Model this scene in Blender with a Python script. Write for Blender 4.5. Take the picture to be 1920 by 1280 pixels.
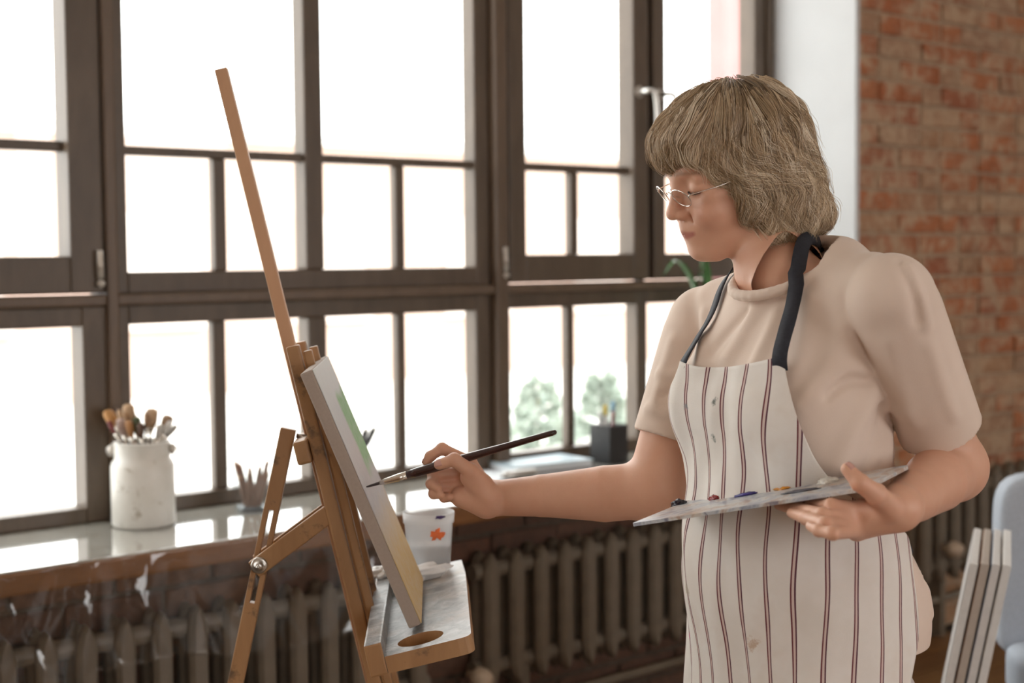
import bpy, bmesh, math, random
import numpy as np
from mathutils import Matrix, Vector, noise as mnoise

for o in list(bpy.data.objects):
    bpy.data.objects.remove(o)
SC = bpy.context.scene
COL = SC.collection
RNG = np.random.default_rng(7)
random.seed(7)

# ------------------------------------------------------------------ camera
FPX = 2830.0
AL, PI_, RO, HC = math.radians(41.17), math.radians(3.22), math.radians(-0.528), 1.42
fw = np.array([math.sin(AL) * math.cos(PI_), math.cos(AL) * math.cos(PI_), -math.sin(PI_)])
_r = np.cross(fw, [0, 0, 1.0]); _r /= np.linalg.norm(_r)
_u = np.cross(_r, fw)
RV = _r * math.cos(RO) + _u * math.sin(RO)
UV = -_r * math.sin(RO) + _u * math.cos(RO)
CAM = np.array([0, 0, HC])
cam = bpy.data.cameras.new('camera')
cam.sensor_width = 36.0
cam.lens = FPX / 1920 * 36.0
cam.clip_start = 0.05
cam.clip_end = 300
cam.dof.use_dof = True
cam.dof.focus_distance = 2.05
cam.dof.aperture_fstop = 4.0
camo = bpy.data.objects.new('camera', cam)
COL.objects.link(camo)
camo.matrix_world = Matrix(((RV[0], UV[0], -fw[0], 0), (RV[1], UV[1], -fw[1], 0), (RV[2], UV[2], -fw[2], HC), (0, 0, 0, 1)))
SC.camera = camo

# ------------------------------------------------------------------ sky, exposure
wd = bpy.data.worlds.new('overcast_sky')
SC.world = wd
wd.use_nodes = True
bg = wd.node_tree.nodes['Background']
bg.inputs[0].default_value = (1.0, 0.985, 0.965, 1)
bg.inputs[1].default_value = 4.2
SC.view_settings.view_transform = 'Standard'
SC.view_settings.look = 'None'
SC.view_settings.gamma = 1.0
SC.view_settings.exposure = 0.52
SC.view_settings.use_curve_mapping = False
SC.cycles.use_denoising = True
SC.cycles.max_bounces = 10
SC.cycles.diffuse_bounces = 5
SC.cycles.transparent_max_bounces = 24
SC.cycles.sample_clamp_indirect = 6.0


def portal(name, loc, sx, sz, facing):
    l = bpy.data.lights.new(name, 'AREA')
    l.shape = 'RECTANGLE'; l.size = sx; l.size_y = sz
    l.cycles.is_portal = True
    o = bpy.data.objects.new(name, l); COL.objects.link(o)
    z = -Vector(facing)
    x = Vector((0, 0, 1)).cross(z).normalized()
    y = z.cross(x)
    o.matrix_world = Matrix(((x.x, y.x, z.x, loc[0]), (x.y, y.y, z.y, loc[1]), (x.z, y.z, z.z, loc[2]), (0, 0, 0, 1)))
    o['kind'] = 'helper'
portal('portal_front', (2.45, 3.72, 1.9), 3.9, 2.3, (0, -1, 0))
portal('portal_front_left', (-1.62, 3.72, 1.85), 3.3, 2.15, (0, -1, 0))
portal('portal_back', (1.0, -3.12, 1.6), 7.0, 2.0, (0, 1, 0))


# ------------------------------------------------------------------ pixel to place
def ray(x, y):
    return fw + (x - 960) / FPX * RV - (y - 640) / FPX * UV
def P(x, y, Z):
    return CAM + Z * ray(x, y)
def wall(x, y, D):
    d = ray(x, y)
    return CAM + d * (D / d[1])
def at_z(x, y, z):
    d = ray(x, y)
    return CAM + d * ((z - HC) / d[2])
WM = np.array([[math.cos(AL), -math.sin(AL), 0], [math.sin(AL), math.cos(AL), 0], [0, 0, 1.0]])
def PW(x, y, Z):
    return WM @ P(x, y, Z)
WROT = Matrix([list(WM.T[i]) + [0] for i in range(3)] + [[0, 0, 0, 1]])


# ------------------------------------------------------------------ materials
class NT:
    def __init__(s, name):
        s.m = bpy.data.materials.new(name); s.m.use_nodes = True
        s.t = s.m.node_tree; s.n = s.t.nodes; s.l = s.t.links
        s.b = s.n['Principled BSDF']; s.out = s.n['Material Output']
    def node(s, typ, **kw):
        nd = s.n.new(typ)
        for k, v in kw.items():
            if k.startswith('i_'):
                key = k[2:]
                key = int(key) if key.isdigit() else key.replace('_', ' ')
                nd.inputs[key].default_value = v
            else:
                setattr(nd, k, v)
        return nd
    def link(s, a, b):
        s.l.new(a, b)
    def coord(s, which='Object', scale=(1, 1, 1)):
        tc = s.node('ShaderNodeTexCoord'); mp = s.node('ShaderNodeMapping')
        mp.inputs['Scale'].default_value = scale
        s.link(tc.outputs[which], mp.inputs[0])
        return mp.outputs[0]
    def noise(s, vec, scale, detail=4, rough=0.55, dist=0):
        nd = s.node('ShaderNodeTexNoise')
        nd.inputs['Scale'].default_value = scale; nd.inputs['Detail'].default_value = detail
        nd.inputs['Roughness'].default_value = rough; nd.inputs['Distortion'].default_value = dist
        if vec is not None: s.link(vec, nd.inputs['Vector'])
        return nd.outputs[0]
    def ramp(s, fac, stops):
        nd = s.node('ShaderNodeValToRGB')
        e = nd.color_ramp.elements
        while len(e) < len(stops): e.new(0.5)
        for el, (p, c) in zip(e, stops):
            el.position = p; el.color = (c[0], c[1], c[2], 1) if not isinstance(c, (int, float)) else (c, c, c, 1)
        s.link(fac, nd.inputs[0])
        return nd.outputs[0]
    def mix(s, fac, a, b, typ='MIX'):
        nd = s.node('ShaderNodeMix'); nd.data_type = 'RGBA'; nd.blend_type = typ
        for v, i in ((fac, 0), (a, 6), (b, 7)):
            if hasattr(v, 'is_linked'): s.link(v, nd.inputs[i])
            elif isinstance(v, (int, float)): nd.inputs[i].default_value = v
            else: nd.inputs[i].default_value = (v[0], v[1], v[2], 1)
        return nd.outputs[2]
    def math(s, op, a, b=0.0, c=None):
        nd = s.node('ShaderNodeMath'); nd.operation = op
        for v, i in ((a, 0), (b, 1), (c, 2)):
            if v is None: continue
            if hasattr(v, 'is_linked'): s.link(v, nd.inputs[i])
            else: nd.inputs[i].default_value = v
        return nd.outputs[0]
    def color(s, c):
        if hasattr(c, 'is_linked'): s.link(c, s.b.inputs['Base Color'])
        else: s.b.inputs['Base Color'].default_value = (c[0], c[1], c[2], 1)
    def set(s, **kw):
        for k, v in kw.items():
            s.b.inputs[k.replace('_', ' ')].default_value = v
    def bump(s, h, strength=0.3, dist=0.01):
        nd = s.node('ShaderNodeBump'); nd.inputs['Strength'].default_value = strength; nd.inputs['Distance'].default_value = dist
        s.link(h, nd.inputs['Height']); s.link(nd.outputs[0], s.b.inputs['Normal'])


def mat_plain(name, c, rough=0.6, var=0.12, scale=30, bump=0.0, metal=0.0, coat=0.0, which='Object'):
    t = NT(name)
    v = t.coord(which)
    n = t.noise(v, scale)
    lo = [x * (1 - var) for x in c]; hi = [min(1, x * (1 + var)) for x in c]
    t.color(t.ramp(n, [(0.3, lo), (0.7, hi)]))
    t.set(Roughness=rough, Metallic=metal)
    if coat: t.set(Coat_Weight=coat, Coat_Roughness=0.1)
    if bump: t.bump(n, bump, 0.004)
    return t.m


def mat_wood(name, c1, c2, scale=(1, 1, 1), rough=0.5, knots=0.0, stain=None):
    t = NT(name)
    v = t.coord('Object', scale)
    w = t.noise(v, 14, 6, 0.6, 1.2)
    col = t.ramp(w, [(0.25, c1), (0.5, [(a + b) / 2 for a, b in zip(c1, c2)]), (0.75, c2)])
    if stain:
        v2 = t.coord('Object')
        n2 = t.ramp(t.noise(v2, 22, 5, 0.65), [(0.60, 0.0), (0.70, 0.9)])
        col = t.mix(n2, col, stain)
    t.color(col); t.set(Roughness=rough)
    t.bump(w, 0.15, 0.003)
    return t.m


def mat_glass(name, tint=(1, 1, 1), gloss=0.07, rough=0.02):
    t = NT(name)
    tr = t.node('ShaderNodeBsdfTransparent'); tr.inputs[0].default_value = (*tint, 1)
    gl = t.node('ShaderNodeBsdfGlossy'); gl.inputs['Roughness'].default_value = rough
    mx = t.node('ShaderNodeMixShader'); mx.inputs[0].default_value = gloss
    t.link(tr.outputs[0], mx.inputs[1]); t.link(gl.outputs[0], mx.inputs[2])
    t.link(mx.outputs[0], t.out.inputs[0])
    return t.m


M = {}
M['frame'] = mat_wood('stained_window_wood', (0.075, 0.052, 0.036), (0.125, 0.088, 0.06), (1, 1, 0.25), 0.42)
M['post'] = mat_wood('window_post_wood', (0.10, 0.066, 0.043), (0.15, 0.10, 0.066), (1, 1, 0.25), 0.42)
M['pane'] = mat_glass('window_glass', (0.97, 0.985, 0.98), 0.05)
M['clear'] = mat_glass('clear_plastic', (0.95, 0.965, 0.97), 0.07, 0.05)
M['film'] = mat_glass('thin_film', (0.985, 0.985, 0.985), 0.038, 0.035)
M['lens'] = mat_glass('spectacle_lens', (0.99, 0.99, 0.99), 0.06, 0.01)
M['chrome'] = mat_plain('brushed_metal', (0.62, 0.60, 0.57), 0.28, 0.05, 40, 0, 1.0)
M['hinge'] = mat_plain('pale_hinge_metal', (0.55, 0.51, 0.46), 0.35, 0.06, 60, 0, 0.6)
M['plaster'] = mat_plain('white_plaster', (0.60, 0.615, 0.63), 0.8, 0.03, 6, 0.15)
M['ceiling'] = mat_plain('ceiling_paint', (0.72, 0.66, 0.59), 0.9, 0.03, 4)
M['wallpaint'] = mat_plain('room_paint', (0.52, 0.40, 0.30), 0.85, 0.05, 3, 0.1)
M['radiator'] = mat_plain('radiator_paint', (0.17, 0.14, 0.105), 0.5, 0.12, 18, 0.2)
M['pipe'] = mat_plain('pipe_paint', (0.21, 0.175, 0.13), 0.5, 0.1, 18, 0.1)
M['knob'] = mat_plain('valve_knob', (0.50, 0.40, 0.30), 0.5, 0.08, 18)
M['sillwood'] = mat_wood('varnished_sill_edge', (0.16, 0.07, 0.03), (0.27, 0.125, 0.05), (0.3, 1, 1), 0.22)
M['easel'] = mat_wood('easel_beech', (0.30, 0.155, 0.065), (0.44, 0.25, 0.115), (1, 1, 0.2), 0.45, stain=(0.12, 0.075, 0.045))
M['easel_clean'] = mat_wood('easel_pine_bar', (0.46, 0.25, 0.14), (0.60, 0.36, 0.21), (1, 1, 0.12), 0.5)
M['black'] = mat_plain('black_plastic', (0.016, 0.016, 0.018), 0.45, 0.1, 30)
M['ribbon'] = mat_plain('dark_navy_ribbon', (0.018, 0.02, 0.03), 0.75, 0.2, 200, 0.1)
M['white'] = mat_plain('white_cloth', (0.80, 0.80, 0.80), 0.8, 0.04, 20, 0.2)
M['canvasside'] = mat_plain('primed_canvas_side', (0.38, 0.315, 0.27), 0.8, 0.04, 250, 0.15)
M['chairfab'] = mat_plain('pale_grey_upholstery', (0.40, 0.44, 0.50), 0.9, 0.06, 160, 0.25)
M['chairleg'] = mat_wood('chair_leg_wood', (0.25, 0.15, 0.09), (0.34, 0.21, 0.13), (1, 1, .2), 0.5)
M['paper'] = mat_plain('paper', (0.72, 0.76, 0.79), 0.7, 0.04, 12)
M['pencil'] = mat_wood('bare_pencil_wood', (0.22, 0.12, 0.085), (0.33, 0.19, 0.13), (1, 1, .2), 0.55)
M['leaf'] = mat_plain('plant_leaf', (0.045, 0.13, 0.03), 0.3, 0.3, 10)
M['pot'] = mat_plain('clay_pot', (0.35, 0.17, 0.10), 0.7, 0.1, 15)
M['soil'] = mat_plain('potting_soil', (0.03, 0.02, 0.014), 0.95, 0.3, 60, 0.5)
M['ferrule'] = mat_plain('nickel_ferrule', (0.72, 0.68, 0.62), 0.22, 0.04, 60, 0, 1.0)
M['handle_wine'] = mat_plain('dark_lacquered_handle', (0.035, 0.012, 0.012), 0.22, 0.2, 12, 0, 0, 0.6)
M['bristle_dark'] = mat_plain('wet_bristles', (0.03, 0.02, 0.02), 0.5, 0.3, 300, 0.4)
M['silver_wire'] = mat_plain('thin_silver_wire', (0.78, 0.74, 0.70), 0.18, 0.03, 60, 0, 1.0)

t = NT('sill_stone'); v = t.coord('Object')
n1 = t.noise(v, 9, 7, 0.65, 1.0); n2 = t.noise(v, 60, 3)
t.color(t.mix(t.ramp(n2, [(0.4, 0.0), (0.75, 0.35)]), t.ramp(n1, [(0.3, (0.30, 0.29, 0.255)), (0.7, (0.46, 0.45, 0.41))]), (0.22, 0.2, 0.17)))
t.set(Roughness=0.10, Coat_Weight=0.8, Coat_Roughness=0.04)
t.bump(t.noise(v, 5, 3), 0.12, 0.006)
M['sill'] = t.m

t = NT('brick'); v = t.coord('Object')
oi = t.node('ShaderNodeObjectInfo')
base = t.ramp(oi.outputs['Random'], [(0.0, (0.42, 0.14, 0.06)), (0.22, (0.50, 0.20, 0.09)), (0.45, (0.36, 0.13, 0.07)), (0.62, (0.46, 0.28, 0.16)), (0.8, (0.38, 0.24, 0.155)), (1.0, (0.55, 0.38, 0.24))])
geo = t.node('ShaderNodeNewGeometry')
n1 = t.noise(geo.outputs['Position'], 14, 6, 0.7, 0.4)
n3 = t.noise(geo.outputs['Position'], 55, 5, 0.6)
c = t.mix(t.ramp(n3, [(0.35, 0.0), (0.7, 0.5)]), base, (0.22, 0.09, 0.05))
c = t.mix(t.ramp(n1, [(0.45, 0.0), (0.58, 0.85)]), c, (0.50, 0.36, 0.24))
t.color(c); t.set(Roughness=0.92); t.bump(n3, 0.6, 0.012)
M['brick'] = t.m

t = NT('brick_shade_toned'); v = t.coord('Object')  # darker copy of the brick, shade under the sill put into its colour
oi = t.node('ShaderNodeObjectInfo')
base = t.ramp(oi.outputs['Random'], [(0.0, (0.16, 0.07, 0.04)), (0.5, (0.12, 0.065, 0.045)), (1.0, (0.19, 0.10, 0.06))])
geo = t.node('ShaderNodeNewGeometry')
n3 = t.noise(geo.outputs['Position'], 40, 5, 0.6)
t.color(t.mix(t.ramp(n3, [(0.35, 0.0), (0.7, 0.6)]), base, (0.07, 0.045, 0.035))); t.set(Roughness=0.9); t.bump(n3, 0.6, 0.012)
M['brick_shade_toned'] = t.m

t = NT('mortar'); geo = t.node('ShaderNodeNewGeometry')
n1 = t.noise(geo.outputs['Position'], 30, 6, 0.7)
t.color(t.ramp(n1, [(0.3, (0.38, 0.27, 0.18)), (0.7, (0.56, 0.42, 0.29))])); t.set(Roughness=0.95); t.bump(n1, 0.8, 0.015)
M['mortar'] = t.m
M['mortar_dark'] = mat_plain('dark_mortar', (0.10, 0.075, 0.055), 0.95, 0.3, 40, 0.6)  # mortar darkened for the shade under the sill; also lies under the planks

t = NT('plank'); oi = t.node('ShaderNodeObjectInfo'); v = t.coord('Object', (1, 6, 1))
n1 = t.noise(v, 7, 6, 0.6, 0.8)
t.color(t.mix(0.4, t.ramp(oi.outputs['Random'], [(0, (0.15, 0.075, 0.03)), (1, (0.25, 0.13, 0.05))]), t.ramp(n1, [(0.3, (0.12, 0.055, 0.022)), (0.7, (0.27, 0.14, 0.055))])))
t.set(Roughness=0.35); M['plank'] = t.m


# ------------------------------------------------------------------ mesh helpers
def mk(name, verts, faces, mat, parent=None, smooth=False, M_inv=None):
    me = bpy.data.meshes.new(name)
    v = np.asarray(verts, float)
    if M_inv is not None:
        mi = np.array(M_inv); v = v @ mi[:3, :3].T + mi[:3, 3]
    me.from_pydata(v.tolist(), [], [tuple(int(i) for i in f) for f in faces])
    if mat is not None: me.materials.append(mat)
    if smooth: me.shade_smooth()
    me.update()
    o = bpy.data.objects.new(name, me); COL.objects.link(o)
    if parent is not None: o.parent = parent
    return o


class Thing:
    """an Empty at the thing's base; parts are given in world coordinates"""
    def __init__(s, name, loc, label=None, cat=None, group=None, kind=None, rot=None):
        s.o = bpy.data.objects.new(name, None); COL.objects.link(s.o)
        s.o.empty_display_size = 0.05
        m = Matrix.Translation(Vector([float(q) for q in loc]))
        if rot is not None: m = m @ rot
        s.o.matrix_world = m
        s.inv = m.inverted()
        tag(s.o, label, cat, group, kind)
    def add(s, name, vf, mat, smooth=False, parent=None):
        return mk(name, vf[0], vf[1], mat, parent or s.o, smooth, s.inv)


def tag(o, label=None, cat=None, group=None, kind=None):
    if label: o['label'] = label
    if cat: o['category'] = cat
    if group: o['group'] = group
    if kind: o['kind'] = kind
    return o


def box(x0, x1, y0, y1, z0, z1, bev=0.0):
    return obox(np.array([(x0 + x1) / 2, (y0 + y1) / 2, (z0 + z1) / 2]), np.eye(3), (x1 - x0, y1 - y0, z1 - z0), bev)


def obox(c, axes, size, bev=0.0):
    """oriented box; axes rows are unit vectors"""
    bm = bmesh.new()
    bmesh.ops.create_cube(bm, size=1.0)
    bmesh.ops.scale(bm, vec=Vector(size), verts=bm.verts)
    if bev > 0:
        bmesh.ops.bevel(bm, geom=list(bm.edges), offset=bev, segments=2, profile=0.6, affect='EDGES')
    v = np.array([p.co[:] for p in bm.verts]) @ np.asarray(axes) + np.asarray(c)
    bm.verts.index_update()
    f = [[q.index for q in fc.verts] for fc in bm.faces]
    bm.free()
    return v, f


def unit(a):
    a = np.asarray(a, float); return a / np.linalg.norm(a)


def bar(a, b, w, d, side, bev=0.002):
    """bar from a to b, width w along 'side', depth d along the third axis"""
    a = np.asarray(a, float); b = np.asarray(b, float)
    ax = unit(b - a); s = np.asarray(side, float); s = unit(s - ax * (s @ ax)); t_ = np.cross(ax, s)
    return obox((a + b) / 2, np.stack([s, t_, ax]), (w, d, np.linalg.norm(b - a)), bev)


def join(*vfs):
    V, F, n = [], [], 0
    for v, f in vfs:
        V.append(np.asarray(v)); F += [[i + n for i in q] for q in f]; n += len(v)
    return np.concatenate(V), F


def tube(pts, rad, n=12, caps=True, flat=1.0):
    pts = np.asarray(pts, float); m = len(pts)
    rad = np.broadcast_to(np.asarray(rad, float), (m,))
    tg = np.gradient(pts, axis=0); tg /= np.linalg.norm(tg, axis=1)[:, None] + 1e-12
    ref = np.array([0, 0, 1.0]) if abs(tg[0][2]) < 0.9 else np.array([1.0, 0, 0])
    V = []
    s = unit(np.cross(tg[0], ref))
    for i in range(m):
        s = s - tg[i] * (s @ tg[i]); s = unit(s)
        t2 = np.cross(tg[i], s)
        a = np.arange(n) / n * 2 * np.pi
        V.append(pts[i] + rad[i] * (np.cos(a)[:, None] * s + flat * np.sin(a)[:, None] * t2))
    V = np.concatenate(V); F = []
    for i in range(m - 1):
        for j in range(n):
            F.append([i * n + j, i * n + (j + 1) % n, (i + 1) * n + (j + 1) % n, (i + 1) * n + j])
    if caps:
        F.append(list(range(n))[::-1]); F.append([(m - 1) * n + j for j in range(n)])
    return V, F


def lathe(c, prof, n=40, axis=(0, 0, 1)):
    """profile list of (radius, height)"""
    z = unit(axis); x = unit(np.cross([0.3, 1, 0.1], z)); y = np.cross(z, x)
    a = np.arange(n) / n * 2 * np.pi
    V = np.concatenate([np.asarray(c) + z * h + r * (np.cos(a)[:, None] * x + np.sin(a)[:, None] * y) for r, h in prof])
    F = []
    for i in range(len(prof) - 1):
        for j in range(n):
            F.append([i * n + j, i * n + (j + 1) % n, (i + 1) * n + (j + 1) % n, (i + 1) * n + j])
    if prof[0][0] > 1e-6: F.append(list(range(n))[::-1])
    if prof[-1][0] > 1e-6: F.append([(len(prof) - 1) * n + j for j in range(n)])
    return V, F


def sheet(G, thick, nrm=None):
    """grid of points (a,b,3) to a thin closed sheet"""
    G = np.asarray(G, float); A, B = G.shape[:2]
    if nrm is None:
        du = np.gradient(G, axis=0); dv = np.gradient(G, axis=1)
        nrm = np.cross(du, dv); nrm /= np.linalg.norm(nrm, axis=2)[..., None] + 1e-12
    T = (G + nrm * thick / 2).reshape(-1, 3); Bm = (G - nrm * thick / 2).reshape(-1, 3)
    n = A * B; F = []
    for i in range(A - 1):
        for j in range(B - 1):
            q = [i * B + j, (i + 1) * B + j, (i + 1) * B + j + 1, i * B + j + 1]
            F.append(q); F.append([k + n for k in q[::-1]])
    for i in range(A - 1):
        for j in (0, B - 1):
            a, b = i * B + j, (i + 1) * B + j
            F.append([a, a + n, b + n, b] if j == 0 else [a, b, b + n, a + n])
    for j in range(B - 1):
        for i in (0, A - 1):
            a, b = i * B + j, i * B + j + 1
            F.append([a, b, b + n, a + n] if i == 0 else [a, a + n, b + n, b])
    return np.concatenate([T, Bm]), F


def smooth_path(pts, n):
    """Catmull-Rom through the points"""
    p = np.asarray(pts, float); p = np.concatenate([[2 * p[0] - p[1]], p, [2 * p[-1] - p[-2]]])
    m = len(p) - 3; out = []
    for s in np.linspace(0, m - 1e-9, n):
        i = int(s); t_ = s - i
        a, b, c, d = p[i:i + 4]
        out.append(0.5 * (2 * b + (c - a) * t_ + (2 * a - 5 * b + 4 * c - d) * t_ ** 2 + (3 * b - a - 3 * c + d) * t_ ** 3))
    return np.array(out)


# ------------------------------------------------------------------ the room
DW, DF, DS = 3.57, 3.19, 3.115          # window frames, brick face, front edge of the sill
SILL = 0.757
XR = wall(1445, 100, DW)[0]             # right jamb of the window
XL = 0.45
XP0, XP1 = -3.3, 0.05               # the next window bay, left of the frame
ZT = 2.92
CE = 3.25
X0, X1, Y0 = -3.6, 6.9, -3.1

fl = tag(mk('floor', *box(X0, X1, Y0, 3.42, -0.12, -0.022), M['mortar_dark']), 'brown wooden plank floor of the studio', kind='structure')
plk = None
k = 0
for i, y in enumerate(np.arange(1.2, 3.19, 0.125)):
    x = 2.2 + (i * 0.53) % 0.9
    while x < 6.6:
        if plk is None:
            plk = mk('plank', *box(-0.548, 0.548, -0.0605, 0.0605, -0.022, 0.0, 0.002), M['plank'], fl)
            o = plk
        else:
            o = plk.copy(); COL.objects.link(o)
        o.location = (x, y, 0); x += 1.1
vs = [box(X0 + 0.02, X1 - 0.02, y - 0.0605, y + 0.0605, -0.022, -0.001) for y in np.arange(Y0 + 0.1, 1.16, 0.125)]
tag(mk('floor_boards', *join(*vs), M['plank'], fl), kind='stuff')
tag(mk('ceiling', *box(X0, X1, Y0, 3.42, CE, CE + 0.15), M['ceiling']), 'plain pale ceiling over the studio', kind='structure')
# side and back walls with their own windows (behind the camera)
def holed_wall(name, horizontal, c0, c1, lo, hi, holes, label):
    vfs = []; prev = lo
    def seg(a, b, z0, z1):
        vfs.append(box(a, b, c0, c1, z0, z1) if horizontal else box(c0, c1, a, b, z0, z1))
    for a, b, z0, z1 in holes:
        seg(prev, a, 0, CE); seg(a, b, 0, z0); seg(a, b, z1, CE); prev = b
    seg(prev, hi, 0, CE)
    return tag(mk(name, *join(*vfs), M['wallpaint']), label, kind='structure')
holed_wall('wall_back', True, Y0 - 0.2, Y0, X0, X1, [(-2.0, -0.4, 0.95, 2.4), (1.6, 3.2, 0.95, 2.4), (4.4, 6.2, 0.95, 2.4)], 'painted wall behind the camera with window openings')
holed_wall('wall_left', False, X0 - 0.2, X0, Y0, 3.42, [], 'painted wall at the far left of the room')
tag(mk('wall_right', *box(X1, X1 + 0.2, Y0, 3.42, 0, CE), M['wallpaint']), 'painted wall at the far right of the room', kind='structure')

# window wall: brick pier on the right, breast below the sill, lintel, pier on the left
wv = tag(mk('wall_window', *join(box(XR, X1, DF + 0.010, DW + 0.10, 0, CE), box(XP1, XL, DF, DW + 0.10, 0, CE), box(X0, XP0, DF, DW + 0.10, 0, CE), box(XP0, XP1, DF + 0.085, DW + 0.10, 0, SILL), box(XP0, XP1, DW - 0.02, DW + 0.10, ZT, CE),
                                 box(XL, XR, DW - 0.02, DW + 0.10, ZT, CE)), M['mortar']),
         'old red brick wall smeared with pale mortar', kind='structure')
wb = tag(mk('wall_breast', *box(XL, XR, DF + 0.085, DW + 0.10, 0, SILL - 0.05), M['mortar_dark']), 'brick wall coloured dark for the shade under the window sill', kind='structure')


def brick_mesh(L, h, seed, depth=0.03):
    rg = np.random.default_rng(seed)
    v, f = box(-L / 2, L / 2, 0, depth, -h / 2, h / 2, 0.006)
    v = v + rg.normal(0, 0.0016, v.shape)
    me = bpy.data.meshes.new('brick'); me.from_pydata(v.tolist(), [], f); me.shade_smooth()
    return me
BL = {('s', k): brick_mesh(0.246, 0.066, k) for k in range(4)}
BL.update({('h', k): brick_mesh(0.117, 0.066, 10 + k) for k in range(4)})
for q in BL.values(): q.materials.append(M['brick'])
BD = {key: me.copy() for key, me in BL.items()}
for q in BD.values(): q.materials.clear(); q.materials.append(M['brick_shade_toned'])
rest = []
row = 0
XB = 5.52
for z in np.arange(0.045, CE - 0.05, 0.078):
    x = XR + 0.004 + (0.0 if row % 2 else -0.0)
    k = row % 2
    while x < X1 - 0.1:
        ty = 's' if (k % 2 == 0) else 'h'
        if random.random() < 0.15: ty = 'h' if ty == 's' else 's'
        L = 0.25 if ty == 's' else 0.122
        if 0.58 < z < 2.5 and x < XB:
            me = BL[(ty, random.randrange(4))]
            o = bpy.data.objects.new('brick', me); COL.objects.link(o); o.parent = wv
            o.location = (x + L / 2, DF + random.uniform(-0.004, 0.006), z); o.rotation_euler = (random.gauss(0, .008), random.gauss(0, 0.012), random.gauss(0, .006))
        else:
            rest.append(box(x + 0.003, x + L - 0.003, DF, DF + 0.03, z - 0.032, z + 0.032, 0.005))
        x += L + 0.011; k += 1
    row += 1
tag(mk('brick_courses', *join(*rest), M['brick'], wv, True), kind='stuff')
rest = []
row = 0
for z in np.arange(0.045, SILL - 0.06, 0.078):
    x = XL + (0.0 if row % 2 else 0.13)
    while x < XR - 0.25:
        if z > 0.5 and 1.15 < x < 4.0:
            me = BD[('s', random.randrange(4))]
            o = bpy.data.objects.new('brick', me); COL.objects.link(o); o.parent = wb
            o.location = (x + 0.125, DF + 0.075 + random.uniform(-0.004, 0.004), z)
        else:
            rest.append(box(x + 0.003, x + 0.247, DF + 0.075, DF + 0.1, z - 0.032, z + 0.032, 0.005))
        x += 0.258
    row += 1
tag(mk('brick_courses', *join(*rest), M['brick_shade_toned'], wb, True), kind='stuff')
tag(mk('trim_1', *box(XR - 0.012, XR + 0.012, DF - 0.004, DW + 0.02, SILL - 0.02, ZT), M['plaster']), 'white plastered window reveal beside the brick wall', kind='structure')

# ------------------------------------------------------------------ windows
YB = DW + 0.058
def WX(px, py=300): return wall(px, py, DW)[0]
def WZ(px, py): return wall(px, py, DW)[2]
z_trT, z_trB = WZ(190, 552), WZ(190, 573)
def wbar(T, name, x0, x1, z0, z1, yf=DW, yb=YB, mat='frame', parent=None):
    return T.add(name, box(min(x0, x1), max(x0, x1), yf, yb, min(z0, z1), max(z0, z1), 0.005), M[mat], parent=parent)
def window(n, ox0, ox1, oz0, oz1, gx0, gx1, gz0, gz1, yf, label, hbar=None, vbars=(), wide=None):
    """outer frame rectangle o, glass rectangle g, horizontal bar (z0,z1), vertical bars [(x0,x1,z0,z1)]"""
    T = Thing('window_%d' % n, ((ox0 + ox1) / 2, DW, oz0), label, None, None, 'structure')
    wbar(T, 'stile', ox0, gx0, oz0, oz1, yf); wbar(T, 'stile', gx1, ox1, oz0, oz1, yf)
    wbar(T, 'rail', gx0, gx1, oz0, gz0, yf); wbar(T, 'rail', gx0, gx1, gz1, oz1, yf)
    cols = [gx0, gx1]
    if wide:
        wbar(T, 'mullion', wide[0], wide[1], gz0, gz1, yf)
        cols = [gx0, wide[0], wide[1], gx1]
    if hbar:
        for a, b in zip(cols[::2], cols[1::2]):
            wbar(T, 'muntin', a, b, hbar[0], hbar[1], DW + 0.012, YB - 0.012)
    for a, b, c, d in vbars: wbar(T, 'muntin', a, b, c, d, DW + 0.014, YB - 0.014)
    # panes: cut the glass area at the bars
    for a, b in zip(cols[::2], cols[1::2]):
        rows = [(gz0, hbar[0], True), (hbar[1], gz1, False)] if hbar else [(gz0, gz1, True)]
        for z0, z1, cut in rows:
            xs = [a] + sorted(q for vb in vbars for q in vb[:2] if cut and a < vb[0] < b) + [b]
            for p, q in zip(xs[::2], xs[1::2]):
                T.add('pane', box(p - 0.004, q + 0.004, DW + 0.030, DW + 0.034, z0 - 0.004, z1 + 0.004), M['pane'])
    return T

zmU2 = (WZ(243, 290), WZ(243, 272))
zgU2 = WZ(400, 507.5)
# fixed double window in the middle of the left part, upper row
xa, xb, xc, xd = WX(236), WX(572), WX(606), WX(890)
xo0, xo1 = WX(208), WX(916)
U2 = window(2, xo0, xo1, z_trT, ZT, xa, xd, zgU2, ZT - 0.08, DW, 'fixed dark wooden window above the rail, behind the tall easel bar',
            zmU2, [(WX(405), WX(428), zgU2, zmU2[0]), (WX(746), WX(763), zgU2, zmU2[0])], (xb, xc))
zgL = WZ(1000, 846); zgLT = WZ(250, 608)
L2 = window(6, xo0, xo1, SILL, z_trB, xa, xd, zgL, zgLT, DW, 'low dark wooden window under the rail, behind the easel and canvas',
            None, [(WX(407, 760), WX(431, 760), zgL, zgLT), (WX(752, 720), WX(767, 720), zgL, zgLT)], (WX(581, 750), WX(615, 750)))
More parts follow.
